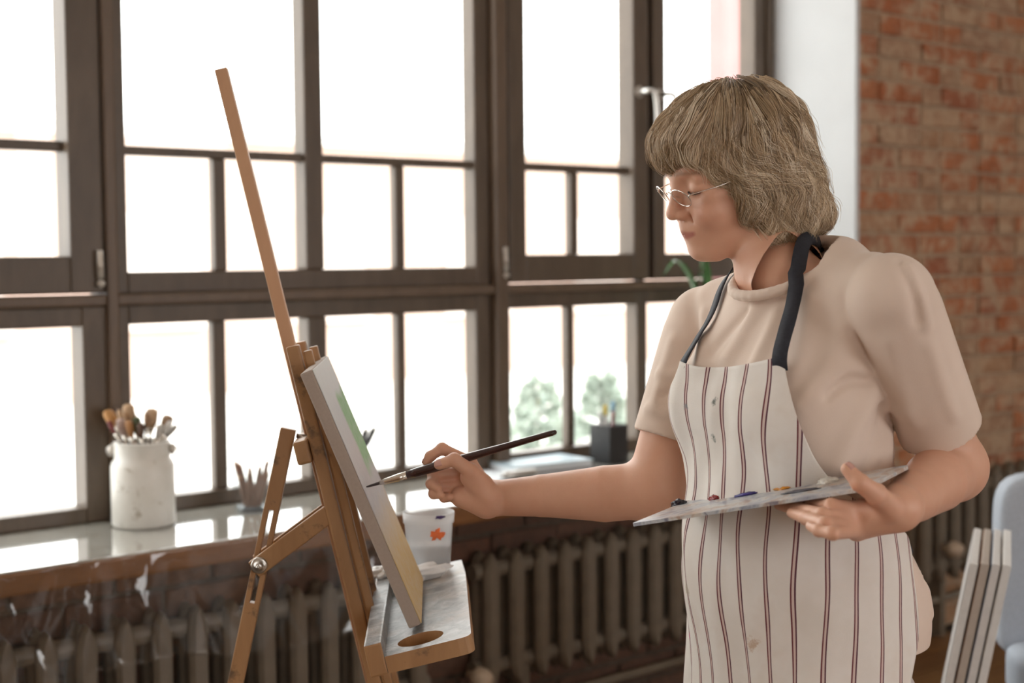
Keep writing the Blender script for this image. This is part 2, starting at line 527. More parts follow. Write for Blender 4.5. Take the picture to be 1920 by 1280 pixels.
# left opening sash, upper and lower
xs1 = WX(184)
zg1 = WZ(60, 481)
U1 = window(1, XL + 0.06, xs1, z_trT + 0.004, ZT, XL + 0.14, WX(122), zg1, ZT - 0.08, DW - 0.018, 'tall opening window at the left edge with a pale hinge', (WZ(60, 281), WZ(60, 261)),
            [(WX(-330), WX(-300), zg1, WZ(60, 281))])
L1 = window(5, XL + 0.06, xs1 + 0.01, SILL, z_trB, XL + 0.14, WX(155, 780), WZ(140, 953), WZ(100, 614), DW - 0.012, 'low window pane at the left edge beside the white jar', None,
            [(WX(-330), WX(-300), WZ(140, 953), WZ(100, 614))])
# right pair of opening sashes
zm3 = (WZ(1080, 323), WZ(1080, 308)); zg3 = WZ(1080, 476.5)
U3 = window(3, WX(948), WX(1209), z_trT + 0.004, ZT, WX(979), WX(1181), zg3, ZT - 0.08, DW - 0.018, 'opening window with a metal handle left of the woman\'s head', zm3, [(WX(1076, 400), WX(1090, 400), zg3, zm3[0])])
U4 = window(4, WX(1219), XR - 0.055, z_trT + 0.004, ZT, WX(1241), WX(1408, 100), zg3, ZT - 0.08, DW - 0.018, 'opening window behind the woman\'s head beside the white reveal', zm3,
            [((WX(1241) + WX(1408)) / 2 - 0.015, (WX(1241) + WX(1408)) / 2 + 0.015, zg3, zm3[0])])
xl3, xl4 = WX(957.5, 700), WX(1195, 700)
L3 = window(7, WX(941), WX(1204, 700), SILL, z_trB, xl3, xl4, zgL, WZ(1000, 577), DW, 'low window in front of the garden shrubs, left of the woman\'s sleeve', None, [(WX(1070, 700), WX(1083, 700), zgL, WZ(1000, 577))])
L4 = window(8, WX(1204, 700), XR - 0.03, SILL, z_trB, WX(1214, 700), XR - 0.09, zgL, WZ(1000, 577), DW, 'low window hidden mostly behind the woman', None,
            [((WX(1214) + XR) / 2 - 0.05, (WX(1214) + XR) / 2 - 0.02, zgL, WZ(1000, 577))])
# posts and rails between the windows
tag(mk('trim_2', *box(WX(187), WX(208), DW - 0.03, YB + 0.02, SILL, ZT, 0.006), M['post']), 'wooden window post above the white jar', kind='structure')
tag(mk('trim_3', *box(WX(918), WX(941), DW - 0.03, YB + 0.02, SILL, ZT, 0.006), M['post']), 'wooden window post right of the paintbrush hand', kind='structure')
tag(mk('trim_4', *box(XR - 0.052, XR - 0.012, DW - 0.03, YB + 0.02, SILL, ZT, 0.006), M['frame']), 'dark wooden window jamb beside the white reveal', kind='structure')
tag(mk('trim_5', *join(box(XL, WX(187), DW - 0.024, YB, z_trB, z_trT, 0.006), box(WX(208), WX(918), DW - 0.024, YB, z_trB, z_trT, 0.006),
                       box(WX(941), XR - 0.05, DW - 0.024, YB, z_trB, z_trT, 0.006)), M['post']), 'horizontal wooden rail between upper and lower windows', kind='structure')
tag(mk('trim_6', *box(XL, XL + 0.06, DW - 0.03, YB + 0.02, SILL, ZT, 0.006), M['frame']), 'wooden window jamb at the far left', kind='structure')
T9 = Thing('window_9', ((XP0 + XP1) / 2, DW, SILL), 'tall wooden window of the next bay, left of the picture', kind='structure')
for x_ in np.linspace(XP0, XP1 - 0.08, 5): T9.add('mullion', box(x_, x_ + 0.08, DW - 0.01, YB, SILL, ZT, 0.004), M['frame'])
for z_ in (SILL, (z_trT + z_trB) / 2 - 0.04, ZT - 0.08): T9.add('rail', box(XP0, XP1, DW, YB - 0.004, z_, z_ + 0.08, 0.004), M['frame'])
T9.add('pane', box(XP0, XP1, DW + 0.030, DW + 0.034, SILL, ZT), M['pane'])
# black strip standing in for the shade in the sash gap; hinges and handles
U3.add('gap_shade_strip', box(WX(1209) + 0.002, WX(1219) - 0.002, DW + 0.03, YB, z_trT, ZT), M['black'])
def hinge(T, px, y0, y1):
    a, b = wall(px, y0, DW - 0.03), wall(px + 2, y1, DW - 0.03)
    h = T.add('hinge', tube([a, b], 0.009, 12), M['hinge'], True)
    T.add('hinge_tip', lathe(b - [0, 0, 0.012], [(0.0, -0.012), (0.011, -0.004), (0.011, 0.004), (0.0, 0.01)], 14), M['hinge'], True, h)
hinge(U1, 187, 469, 522); hinge(U3, 947, 463, 508)
def handle(T, px, py):
    c = wall(px, py, DW - 0.018)
    h = T.add('handle', tube(smooth_path([c + [0, 0, 0], c + [0.0, -0.04, 0], c + [0.018, -0.052, -0.006], c + [0.026, -0.055, -0.05], c + [0.03, -0.055, -0.13]], 18), [0.0095] * 6 + [0.0085] * 12, 12), M['chrome'], True)
    T.add('handle_plate', lathe(c, [(0.014, 0.004), (0.02, 0.0), (0.021, -0.006)][::-1] + [(0.0, 0.008)], 20, (0, -1, 0)), M['hinge'], True, h)
handle(U3, 1199, 172); handle(U4, 1236, 178)

# ------------------------------------------------------------------ sill with plastic film
sl = Thing('window_sill', (2.4, DS, SILL - 0.05), 'glossy grey stone window sill with varnished wooden front edge', kind='structure')
sl.add('sill_top', box(XL, XR, DS + 0.004, DW + 0.03, SILL - 0.022, SILL, 0.004), M['sill'])
sl.add('front_edge', box(XL, XR, DS, DS + 0.03, SILL - 0.056, SILL - 0.003, 0.008), M['sillwood'])
nu, nv = 420, 26
G = np.zeros((nu, nv, 3))
for i, x in enumerate(np.linspace(0.9, 2.42, nu)):
    for j in range(nv):
        s = j / (nv - 1)
        drop = 0.27 * s + 0.02 * math.sin(7 * x) * s
        ph = 2.2 * mnoise.noise(Vector((x * 2.1, 0, 0)))
        y = DS - 0.010 - 0.014 * s * (0.7 + 0.5 * math.sin(23 * x + ph + 2.0 * s)) - 0.012 * s ** 0.6 * abs(math.sin(11 * x + 1.6 * s + 2.5 * ph)) ** 9 - 0.008 * s * abs(math.sin(19 * x - 2.2 * s + ph)) ** 12
        G[i, j] = (x + 0.03 * s * math.sin(9 * x), y, SILL + 0.003 - drop)
tag(mk('plastic_film', *sheet(G, 0.0006), M['film'], None, True), 'clear crinkled plastic film hanging over the sill\'s wooden edge', 'film')

# ------------------------------------------------------------------ radiators
RT, RB, RP = 0.597, 0.213, 0.0945
def rad_section():
    prof = []
    H = RT - RB
    w = 0.025
    pts = [(-w, 0.055), (-w, H - 0.055), (-w * 0.55, H - 0.018), (0, H), (w * 0.55, H - 0.018), (w, H - 0.055), (w, 0.055), (w * 0.55, 0.018), (0, 0), (-w * 0.55, 0.018)]
    def col(y0, y1):
        v = []
        for sc, y in ((0.62, y0), (1.0, y0 + 0.012), (1.0, y1 - 0.012), (0.62, y1)):
            for x, z in pts: v.append((x * sc, y, H / 2 + (z - H / 2) * (1 if sc == 1 else 0.97)))
        n = len(pts); f = [list(range(n)), [3 * n + k for k in range(n)][::-1]]
        for a in range(3):
            for k in range(n): f.append([a * n + k, (a + 1) * n + k, (a + 1) * n + (k + 1) % n, a * n + (k + 1) % n])
        return np.array(v), [q[::-1] for q in f]
    hub1 = tube([(-RP / 2, 0.045, H - 0.055), (RP / 2, 0.045, H - 0.055)], 0.024, 12)
    hub2 = tube([(-RP / 2, 0.045, 0.055), (RP / 2, 0.045, 0.055)], 0.024, 12)
    return join(col(0, 0.04), col(0.05, 0.09), hub1, hub2)
SEC = None
def radiator(x0, n, yf, label):
    global SEC
    T = Thing('radiator', (x0, yf, RB), label, 'radiator', 'cast iron radiators along the wall')
    for k in range(n):
        if SEC is None:
            o = mk('section', *rad_section(), M['radiator'], T.o); SEC = o.data
        else:
            o = bpy.data.objects.new('section', SEC); COL.objects.link(o); o.parent = T.o
        o.location = (k * RP, 0, 0)
    for k in (1, n - 2):
        T.add('bracket', box(x0 + k * RP + 0.03, x0 + k * RP + 0.06, yf + 0.03, yf + 0.092, 0.0, RB + 0.04, 0.003), M['radiator'])
    return T
YR = 3.165
radiator(2.696 - 20 * RP - 0.07, 19, YR, 'cast iron radiator under the sill behind the easel')
RB_ = radiator(2.696, 13, YR, 'cast iron radiator under the sill left of the striped apron')
RC = radiator(5.074 - 4 * RP, 12, DF - 0.105, 'cast iron radiator against the brick wall by the grey chair')
def valve(T, c):
    k = T.add('valve_knob', lathe(np.array(c) + [0, -0.045, 0], [(0.0, -0.03), (0.022, -0.024), (0.029, -0.004), (0.03, 0.012), (0.022, 0.028), (0.012, 0.034), (0.011, 0.06)], 20, (0, 1, 0)), M['knob'], True)
zp = wall(1200, 1262, YR + 0.03)[2]
Tp = Thing('heating_pipe', (2.6, YR + 0.03, 0.0), 'painted heating pipe below the radiators under the sill', 'pipe')
Tp.add('pipe', tube([(XL + 0.2, YR + 0.045, zp), (XR - 0.05, YR + 0.045, zp)], 0.0125, 12), M['pipe'], True)
for xx in (1.0, 2.6, 4.2): Tp.add('riser', tube([(xx, YR + 0.045, 0.0), (xx, YR + 0.045, zp)], 0.0125, 12), M['pipe'], True)
Tq = Thing('heating_pipe', (5.5, DF - 0.05, 0.0), 'painted heating pipe low on the brick wall by the grey chair', 'pipe')
Tq.add('pipe', tube([(XR + 0.1, DF - 0.055, zp), (X1 - 0.1, DF - 0.055, zp)], 0.0125, 12), M['pipe'], True)
for xx in (XR + 0.16, X1 - 0.3): Tq.add('riser', tube([(xx, DF - 0.055, 0.0), (xx, DF - 0.055, zp)], 0.0125, 12), M['pipe'], True)
c = wall(885, 1266, YR); valve(RB_, c)
c = wall(1771, 1027, DF - 0.11); valve(RC, c)

# ------------------------------------------------------------------ outside
M['facade'] = mat_plain('peach_facade', (0.52, 0.385, 0.32), 0.9, 0.05, 2, 0.1)
M['street'] = mat_plain('pale_street', (0.75, 0.73, 0.70), 0.9, 0.08, 2)
M['redpaint'] = mat_plain('red_painted_column', (0.34, 0.155, 0.15), 0.7, 0.05, 2)
M['winout'] = mat_plain('facade_window_frames', (0.66, 0.56, 0.50), 0.6, 0.05, 2)
M['needle'] = mat_plain('grey_green_shrub_leaves', (0.38, 0.44, 0.39), 0.6, 0.2, 6)
M['bark'] = mat_plain('shrub_bark', (0.12, 0.08, 0.055), 0.9, 0.2, 20)
GZ = -0.6
tag(mk('street_ground', *box(-30, 70, DW + 0.14, 60, GZ - 0.2, GZ), M['street']), 'pale paved street outside the windows', kind='structure')
bd = Thing('building', (22, 20, GZ), 'low peach coloured building across the street', 'building')
zr = wall(1130, 300, 20)[2]
bd.add('wall', box(2, 60, 20, 26, GZ, zr), M['facade'])
bd.add('roof', box(1.6, 60.4, 19.6, 26.4, zr, zr + 0.12), M['street'])
for k in range(18):
    x = 4 + k * 3.0
    w = bd.add('window', box(x, x + 1.3, 19.95, 20.0, GZ + 1.1, GZ + 2.7, 0.01), M['winout'])
    bd.add('ledge', box(x - 0.1, x + 1.4, 19.86, 20.0, GZ + 1.0, GZ + 1.1), M['winout'], parent=w)
a, b = wall(1358, 60, 11), wall(1393, 60, 11)
rc = Thing('column', (a[0], 11, GZ), 'red painted column outside behind the top right window', 'column')
rc.add('shaft', box(a[0], b[0], 11, 11.25, GZ + 0.2, 5.0, 0.01), M['redpaint'])
rc.add('base', box(a[0] - 0.06, b[0] + 0.06, 10.94, 11.31, GZ, GZ + 0.2, 0.01), M['street'])
rc.add('cap', box(a[0] - 0.05, b[0] + 0.05, 10.95, 11.3, 5.0, 5.12, 0.01), M['street'])
def shrub(px, ptop, D, w, label):
    top = wall(px, ptop, D); T = Thing('garden_shrub', (top[0], D, GZ), label, 'shrub', 'shrubs outside the window')
    H = top[2] - GZ; V, F = [], []
    rg = np.random.default_rng(int(px))
    for k in range(900):
        h = rg.random() ** 0.8; rr = w * (1 - h) ** 0.7 * math.sqrt(rg.random()) + 0.02
        a = rg.random() * 6.283; c = np.array([top[0] + rr * math.cos(a), D + rr * math.sin(a), GZ + 0.08 + h * (H - 0.08)])
        d = unit(np.array([math.cos(a), math.sin(a), 0.2]) + rg.normal(0, 0.5, 3)); s = unit(np.cross(d, rg.normal(0, 1, 3))) * 0.022
        L = 0.10; n = len(V)
        V += [c - s, c + d * L * .5 - s * 1.3, c + d * L, c + d * L * .5 + s * 1.3]; F.append([n, n + 1, n + 2, n + 3])
    tag(T.add('foliage', (np.array(V), F), M['needle']), kind='stuff')
    T.add('stem', tube([(top[0], D, GZ), (top[0], D, GZ + H * 0.9)], [0.03, 0.008], 8), M['bark'], True)
shrub(1010, 715, 7.5, 0.36, 'leafy grey green shrub seen low through the window behind the brush handle')
shrub(1128, 705, 7.8, 0.34, 'leafy grey green shrub outside behind the black pen pot')

# ------------------------------------------------------------------ easel
RH, FH = WM[0], WM[1]
EW = unit(-0.05 * RH + FH)                      # along the easel's width, away from the camera
RA, RBm = P(549, 648, 2.28), P(699, 1280, 2.28)
EM = unit(RA - RBm); EM = unit(EM - EW * (EM @ EW))   # up the mast
EE = np.cross(EW, EM)
if EE @ RH < 0: EE = -EE                        # out of the mast, towards the painter
def down_to(p, z, d=None):
    d = EM if d is None else d
    return p - d * ((p[2] - z) / d[2])
foot = down_to(RA, 0.0)
ES = Thing('easel', foot, 'wooden studio easel with a tall pine bar and a paint stained tray', 'easel')
def dep(p, k): return p + EW * k
r0 = RA + EM * 0.0
ES.add('side_rail', bar(down_to(r0, 0.004), r0, 0.020, 0.022, EE, 0.003), M['easel'])
ES.add('side_rail', bar(dep(down_to(r0, 0.004), 0.105), dep(r0, 0.105), 0.020, 0.022, EE, 0.003), M['easel'])
mt = P(415, 130, 2.335); mb = down_to(P(700, 1280, 2.335), 0.25)
ES.add('sliding_bar', bar(mb, mt, 0.0195, 0.021, EE, 0.002), M['easel_clean'])
r1 = RA + EE * 0.020 - EM * 0.012
ES.add('inner_rail', bar(down_to(r1, 0.35), r1, 0.013, 0.016, EE, 0.002), M['easel'])
ES.add('inner_rail', bar(dep(down_to(r1, 0.35), 0.105), dep(r1, 0.105), 0.013, 0.016, EE, 0.002), M['easel'])
for z in (0.12, 0.55):
    q = down_to(r0, z) - EE * 0.021
    ES.add('cross_bar', bar(dep(q, -0.01), dep(q, 0.115), 0.02, 0.045, EE, 0.003), M['easel'])
# block with the hinge of the rear leg
bc = P(567, 848, 2.272)
ES.add('hinge_block', obox(bc + EW * 0.06, np.stack([EE, EW, EM]), (0.022, 0.13, 0.036), 0.004), M['easel'])
lt = P(541, 803, 2.325); lm = P(486, 1068, 2.325)
LD = unit(lt - lm)
LS = unit(np.cross(LD, EW)); LS = LS if LS @ RH > 0 else -LS
lf = down_to(lt, 0.004, LD)
def lp(py): return lt + (lm - lt) * ((py - 803) / (1068 - 803))
LW = 0.0235
pcs = [bar(lp(955), lt, LW, 0.02, LS, 0.002), bar(lf, lp(1128), LW, 0.02, LS, 0.002), bar(lp(1046), lp(1074), LW, 0.02, LS, 0.001)]
for sg in (-1, 1):
    pcs.append(bar(lp(1130) + LS * sg * LW * 0.33, lp(953) + LS * sg * LW * 0.33, LW * 0.34, 0.02, LS, 0.001))
ES.add('rear_leg', join(*pcs), M['easel'])
ES.add('hinge_screw', tube([lt + LS * 0.014 - LD * 0.008, lt + LS * 0.03 - LD * 0.008], 0.004, 10), M['chrome'], True)
bb = P(486, 1060, 2.30); be = P(618, 962, 2.30)
BS = unit(np.cross(unit(be - bb), EW))
ES.add('brace', bar(bb - unit(be - bb) * 0.010, be, 0.028, 0.009, BS, 0.002), M['easel'])
ES.add('brace', bar(dep(bb, 0.05) - unit(be - bb) * 0.010, dep(be, 0.05), 0.028, 0.009, BS, 0.002), M['easel'])
bo = P(486, 1059, 2.292)
blt = ES.add('bolt', lathe(bo, [(0.0125, 0.0), (0.0125, 0.004), (0.0105, 0.005), (0.0065, 0.005), (0.0065, 0.011), (0.004, 0.013), (0.0, 0.013)], 24, -EW), M['chrome'], True)
ES.add('bolt_end', tube([bo - EW * 0.012, bo - EW * 0.019], 0.003, 10), M['chrome'], True, blt)
# tray, square to the mast
t = NT('paint_stained_tray'); v = t.coord('Object')
n1 = t.noise(v, 35, 8, 0.7, 0.6); n2 = t.noise(v, 9, 5, 0.6); n3 = t.noise(v, 90, 5, 0.7)
c1 = t.ramp(n1, [(0.3, (0.10, 0.10, 0.10)), (0.5, (0.25, 0.25, 0.25)), (0.68, (0.50, 0.50, 0.49))])
c1 = t.mix(t.ramp(n2, [(0.50, 0.0), (0.64, 0.6)]), c1, (0.30, 0.22, 0.15))
t.color(t.mix(t.ramp(n3, [(0.6, 0.0), (0.68, 0.8)]), c1, (0.05, 0.06, 0.06)))
t.set(Roughness=0.3); t.bump(n1, 0.4, 0.003); M['tray'] = t.m
TO = P(721, 1231, 2.065)                     # near inner corner of the tray top
TW, TL, TT = 0.122, 0.53, 0.024
def tp(a, b, c=0.0): return TO + EE * a + EW * b + EM * c
hc = np.array([0.050, 0.052]); hr = 0.033
ang = np.sort(np.concatenate([np.arange(64) / 64 * 2 * np.pi] + [[math.atan2(b - hc[1], a - hc[0]) % (2 * np.pi)] for a, b in ((0, 0), (TW, 0), (TW, TL), (0, TL))]))
V, F = [], []; n = len(ang)
def rect_hit(a):
    dx, dy = math.cos(a), math.sin(a); ts = []
    if dx > 1e-9: ts.append((TW - hc[0]) / dx)
    if dx < -1e-9: ts.append((0 - hc[0]) / dx)
    if dy > 1e-9: ts.append((TL - hc[1]) / dy)
    if dy < -1e-9: ts.append((0 - hc[1]) / dy)
    p = hc + min(ts) * np.array([dx, dy])
    for cx, cy in ((TW, 0.0), (TW, TL)):         # rounded outer corners
        R = 0.016; q = np.array([cx - R, R if cy == 0 else TL - R]); dd = p - q
        if dd[0] > 0 and (dd[1] < 0 if cy == 0 else dd[1] > 0): p = q + unit(dd) * R
    return p
outer = [rect_hit(a) for a in ang]; ring = [hc + hr * np.array([math.cos(a), math.sin(a)]) for a in ang]
V = [tp(*p) for p in outer] + [tp(*p) for p in ring] + [tp(*p, -TT) for p in outer] + [tp(*p, -0.017) for p in ring]
Ft, Fs = [], []
for i in range(n):
    j = (i + 1) % n
    Ft.append([i, j, n + j, n + i]); Fs.append([i, 2 * n + i, 2 * n + j, j]); Fs.append([n + i, n + j, 3 * n + j, 3 * n + i])
Fs.append([3 * n + i for i in range(n)]); Fs.append([2 * n + i for i in range(n)][::-1])
tr = ES.add('tray', (np.array(V), Ft + Fs), M['tray'])
tr.data.materials.append(M['easel'])
for k, pl in enumerate(tr.data.polygons): pl.material_index = 0 if k < len(Ft) else 1
lip = ES.add('tray_lip', obox(tp(-0.0125, TL / 2, -0.002), np.stack([EE, EW, EM]), (0.025, TL, 0.046), 0.003), M['tray'], parent=tr)
lip.data.materials.append(M['easel'])
for pl in lip.data.polygons:
    nn = np.array(lip.data.polygons[pl.index].normal); pl.material_index = 0 if nn @ EM > 0.5 or nn @ EE > 0.5 else 1

# ------------------------------------------------------------------ canvas on the easel
cb = P(790, 1170, 2.16); ct = P(588, 689, 2.16)
CU = unit(ct - cb); CU = unit(CU - EW * (CU @ EW)); CN = np.cross(EW, CU)
if CN @ RH < 0: CN = -CN
CH = (ct - cb) @ CU
crot = Matrix([[EW[i], CU[i], CN[i], 0] for i in range(3)] + [[0, 0, 0, 1]])
if crot.determinant() < 0: crot = Matrix([[EW[i], CU[i], -CN[i], 0] for i in range(3)] + [[0, 0, 0, 1]])
CV = Thing('canvas', cb, 'stretched canvas with a grey, green and yellow landscape on the easel', 'canvas', rot=crot)
ax = np.stack([EW, CU, CN])
CV.add('stretcher', obox(cb + EW * 0.15 + CU * CH / 2 - CN * 0.0095, ax, (0.30, CH, 0.0185), 0.003), M['canvasside'])
t = NT('landscape_paint'); v = t.coord('Object')
sp = t.node('ShaderNodeSeparateXYZ'); t.link(v, sp.inputs[0])
nz = t.noise(v, 14, 6, 0.65, 0.5); nf = t.noise(v, 60, 5, 0.6)
yy = t.math('ADD', t.math('DIVIDE', sp.outputs[1], CH), t.math('MULTIPLY', t.math('SUBTRACT', nz, 0.5), 0.12))
col = t.ramp(yy, [(0.0, (0.58, 0.38, 0.12)), (0.22, (0.64, 0.45, 0.17)), (0.36, (0.56, 0.47, 0.36)), (0.45, (0.46, 0.46, 0.50)), (0.62, (0.58, 0.55, 0.58)), (0.8, (0.54, 0.57, 0.60)), (1.0, (0.72, 0.75, 0.76))])
xx = t.math('ADD', t.math('DIVIDE', sp.outputs[0], 0.30), t.math('MULTIPLY', t.math('SUBTRACT', nz, 0.5), 0.15))
gm = t.math('MULTIPLY', t.ramp(xx, [(0.48, 0.0), (0.56, 1.0)]), t.ramp(yy, [(0.50, 0.0), (0.58, 1.0), (0.84, 1.0), (0.88, 0.0)]))
col = t.mix(gm, col, (0.16, 0.42, 0.13))
t.color(t.mix(t.ramp(nf, [(0.35, 0.0), (0.75, 0.35)]), col, (0.66, 0.66, 0.66))); t.set(Roughness=0.55); t.bump(nf, 0.3, 0.002)
M['painting'] = t.m
CV.add('painted_face', obox(cb + EW * 0.15 + CU * CH / 2 + CN * 0.0004, ax, (0.297, CH - 0.003, 0.0012), 0.0), M['painting'])

# ------------------------------------------------------------------ rag and water tub on the tray
def blob(c, axes, rad, seed, amp=0.35, sub=4, freq=2.2):
    bm = bmesh.new(); bmesh.ops.create_icosphere(bm, subdivisions=sub, radius=1.0); V = []
    for p in bm.verts:
        q = Vector(p.co); d = 1 + amp * mnoise.noise(q * freq + Vector((seed, 0, 0))) - 0.5 * amp * abs(mnoise.noise(q * freq * 2.3 + Vector((0, seed, 0))))
        V.append(np.array(q * d) * rad @ axes + c)
    bm.verts.index_update(); F = [[w_.index for w_ in f_.verts] for f_ in bm.faces]; bm.free()
    return np.array(V), F
EAX = np.stack([EE, EW, EM])
rg_ = Thing('cleaning_rag', tp(0.03, 0.425), 'crumpled white cleaning rag on the tray behind the canvas', 'rag')
rg_.add('cloth', blob(tp(0.036, 0.432, 0.012), EAX, np.array([0.055, 0.018, 0.015]), 3.3, 0.5), M['white'], True)
rg_.add('folded_corner', blob(tp(-0.005, 0.430, 0.031), EAX, np.array([0.026, 0.017, 0.012]), 8.1, 0.5), M['white'], True)
cc = tp(0.062, 0.478, 0.006); cc = cc + np.array([0, 0, 0.006])
t = NT('translucent_tub'); t.color((0.86, 0.88, 0.9)); t.set(Roughness=0.25, Subsurface_Weight=0.0, Alpha=0.42); M['tub'] = t.m
M['greywater'] = mat_plain('murky_grey_water', (0.10, 0.09, 0.09), 0.12, 0.1, 20)
M['orange'] = mat_plain('orange_paint', (0.75, 0.16, 0.04), 0.5, 0.2, 60)
M['purple'] = mat_plain('purple_paint', (0.05, 0.02, 0.12), 0.4, 0.2, 60)
TB = Thing('water_tub', cc, 'translucent white plastic tub of murky water behind the canvas', 'tub')
hh = 0.093
TB.add('tub_wall', lathe(cc, [(0.0, 0.0), (0.035, 0.0), (0.036, 0.002), (0.0405, hh * 0.8), (0.043, hh * 0.81), (0.044, hh), (0.0425, hh), (0.0415, hh * 0.83), (0.039, hh * 0.8), (0.0345, 0.003), (0.0, 0.003)], 44), M['tub'], True)
TB.add('water', lathe(cc, [(0.0, 0.004), (0.0342, 0.004), (0.0362, 0.036), (0.0, 0.0362)], 40), M['greywater'], True)
def patch(c, r0, r1, a0, a1, h0, h1, jag, seed):
    """ragged paint mark lying on the tub's wall"""
    A, B = 40, 6; G = np.zeros((A, B, 3))
    for i in range(A):
        th = i / (A - 1) * 2 * math.pi
        w_ = 0.75 + jag * mnoise.noise(Vector((1.6 * math.cos(th), 1.6 * math.sin(th), seed))) + 0.25 * jag * mnoise.noise(Vector((3 * math.cos(th), 3 * math.sin(th), seed)))
        for j in range(B):
            q = w_ * (0.02 + 0.98 * j / (B - 1)); a = (a0 + a1) / 2 + (a1 - a0) / 2 * q * math.cos(th); h = (h0 + h1) / 2 + (h1 - h0) / 2 * q * math.sin(th)
            rr = r0 + (r1 - r0) * (h / hh); G[i, j] = c + np.array([rr * math.cos(a), rr * math.sin(a), h])
    return sheet(G, 0.0006)
va = math.atan2(-fw[1], -fw[0])
TB.add('orange_smear', patch(cc, 0.0362, 0.0418, va + 0.0, va + 0.75, 0.046, 0.074, 0.7, 4), M['orange'], True)
TB.add('purple_smear', patch(cc, 0.0445, 0.0447, va + 0.2, va + 0.8, hh - 0.007, hh + 0.0, 0.5, 5), M['purple'], True)

# ------------------------------------------------------------------ jar of brushes on the sill
t = NT('stained_enamel'); v = t.coord('Object')
n1 = t.noise(v, 26, 5, 0.7); n2 = t.noise(v, 8, 4)
c1 = t.mix(t.ramp(n1, [(0.60, 0.0), (0.68, 0.7)]), t.ramp(n2, [(0.35, (0.70, 0.68, 0.63)), (0.7, (0.80, 0.79, 0.76))]), (0.30, 0.24, 0.16))
t.color(c1); t.set(Roughness=0.35); M['enamel'] = t.m
jc = at_z(270, 984, SILL)
JR, JH = 0.0785, 0.212
JR_ = Thing('brush_jar', jc, 'stained white enamel jar full of brushes on the sill', 'jar')
JR_.add('jar_body', lathe(jc, [(0.0, 0.001), (JR - 0.006, 0.001), (JR, 0.008), (JR, 0.150), (JR - 0.003, 0.160), (JR - 0.009, 0.168), (0.0685, 0.176), (0.0685, 0.206), (0.071, 0.209), (0.069, JH), (0.065, JH), (0.064, 0.17), (0.072, 0.15), (0.072, 0.012), (0.0, 0.012)], 56), M['enamel'], True)
for sg in (-1, 1):
    c = jc + RH * sg * 0.071 + np.array([0, 0, 0.192])
    lug = JR_.add('lug', blob(c + RH * sg * 0.004, np.eye(3), np.array([0.010, 0.010, 0.014]), 2 + sg, 0.2, 3), M['hinge'], True)
    JR_.add('wire_loop', tube(smooth_path([c + RH * sg * 0.004 + [0, 0, 0.010], c + RH * sg * 0.017 + [0, 0, 0.002], c + RH * sg * 0.012 - [0, 0, 0.016], c + RH * sg * 0.002 - [0, 0, 0.013]], 14), 0.0016, 8), M['chrome'], True, lug)
ZJ = float((jc - CAM) @ fw)
bm_cols = {}
def colmat(name, c, rough=0.6):
    if name not in bm_cols: bm_cols[name] = mat_plain(name, c, rough, 0.25, 120, 0.3)
    return bm_cols[name]
BR = [  # px, py of the tip, width px, depth offset, bristle colour, handle, label
    (200, 769, 11, 0.02, 'orange', 'wide orange-bristled brush leaning out at the left rim of the jar'),
    (213, 766, 8, 0.035, 'darkbrown', 'dark brown brush beside the wide orange one in the jar'),
    (222, 768, 5, -0.02, 'tan', 'small tan brush between the dark and the fluffy brush'),
    (239, 757, 12, 0.0, 'tan', 'fluffy round tan brush, tallest bristles left of the middle of the jar'),
    (203, 789, 5, -0.045, 'wine', 'thin wine-red tipped brush low at the left front of the jar'),
    (224, 784, 9, -0.03, 'pinkgrey', 'pinkish grey flat brush in the front left of the jar'),
    (241, 788, 8, -0.045, 'rust', 'rust coloured flat brush in the front middle of the jar'),
    (256, 781, 8, -0.02, 'green', 'green stained brush in the middle of the jar'),
    (263, 792, 7, -0.05, 'darkbrown', 'short dark bristled brush in the front of the jar'),
    (285, 765, 12, 0.01, 'tan', 'broad tan mop brush right of the middle of the jar'),
    (277, 772, 7, -0.05, 'brown', 'long brown hog brush in front of the broad tan mop'),
    (317, 778, 11, 0.0, 'brown', 'splayed brown brush at the right rim of the jar'),
    (320, 789, 6, -0.04, 'white', 'white bristled brush in front of the splayed brown one'),
    (331, 797, 6, -0.01, 'grey', 'flat pale grey brush leaning out at the right rim of the jar'),
    (302, 795, 6, -0.03, 'white', 'slim white brush left of the splayed brown brush'),
    (309, 790, 5, 0.03, 'grey', 'slim grey brush behind the slim white one'),
    (250, 776, 7, 0.04, 'brown', 'brown brush at the back of the jar behind the green one'),
]
BC = {'orange': (0.50, 0.26, 0.09), 'darkbrown': (0.10, 0.05, 0.03), 'tan': (0.48, 0.32, 0.19), 'wine': (0.18, 0.03, 0.03), 'pinkgrey': (0.42, 0.31, 0.27), 'rust': (0.36, 0.17, 0.06),
      'green': (0.09, 0.11, 0.05), 'brown': (0.30, 0.18, 0.10), 'white': (0.65, 0.63, 0.6), 'grey': (0.42, 0.40, 0.37)}
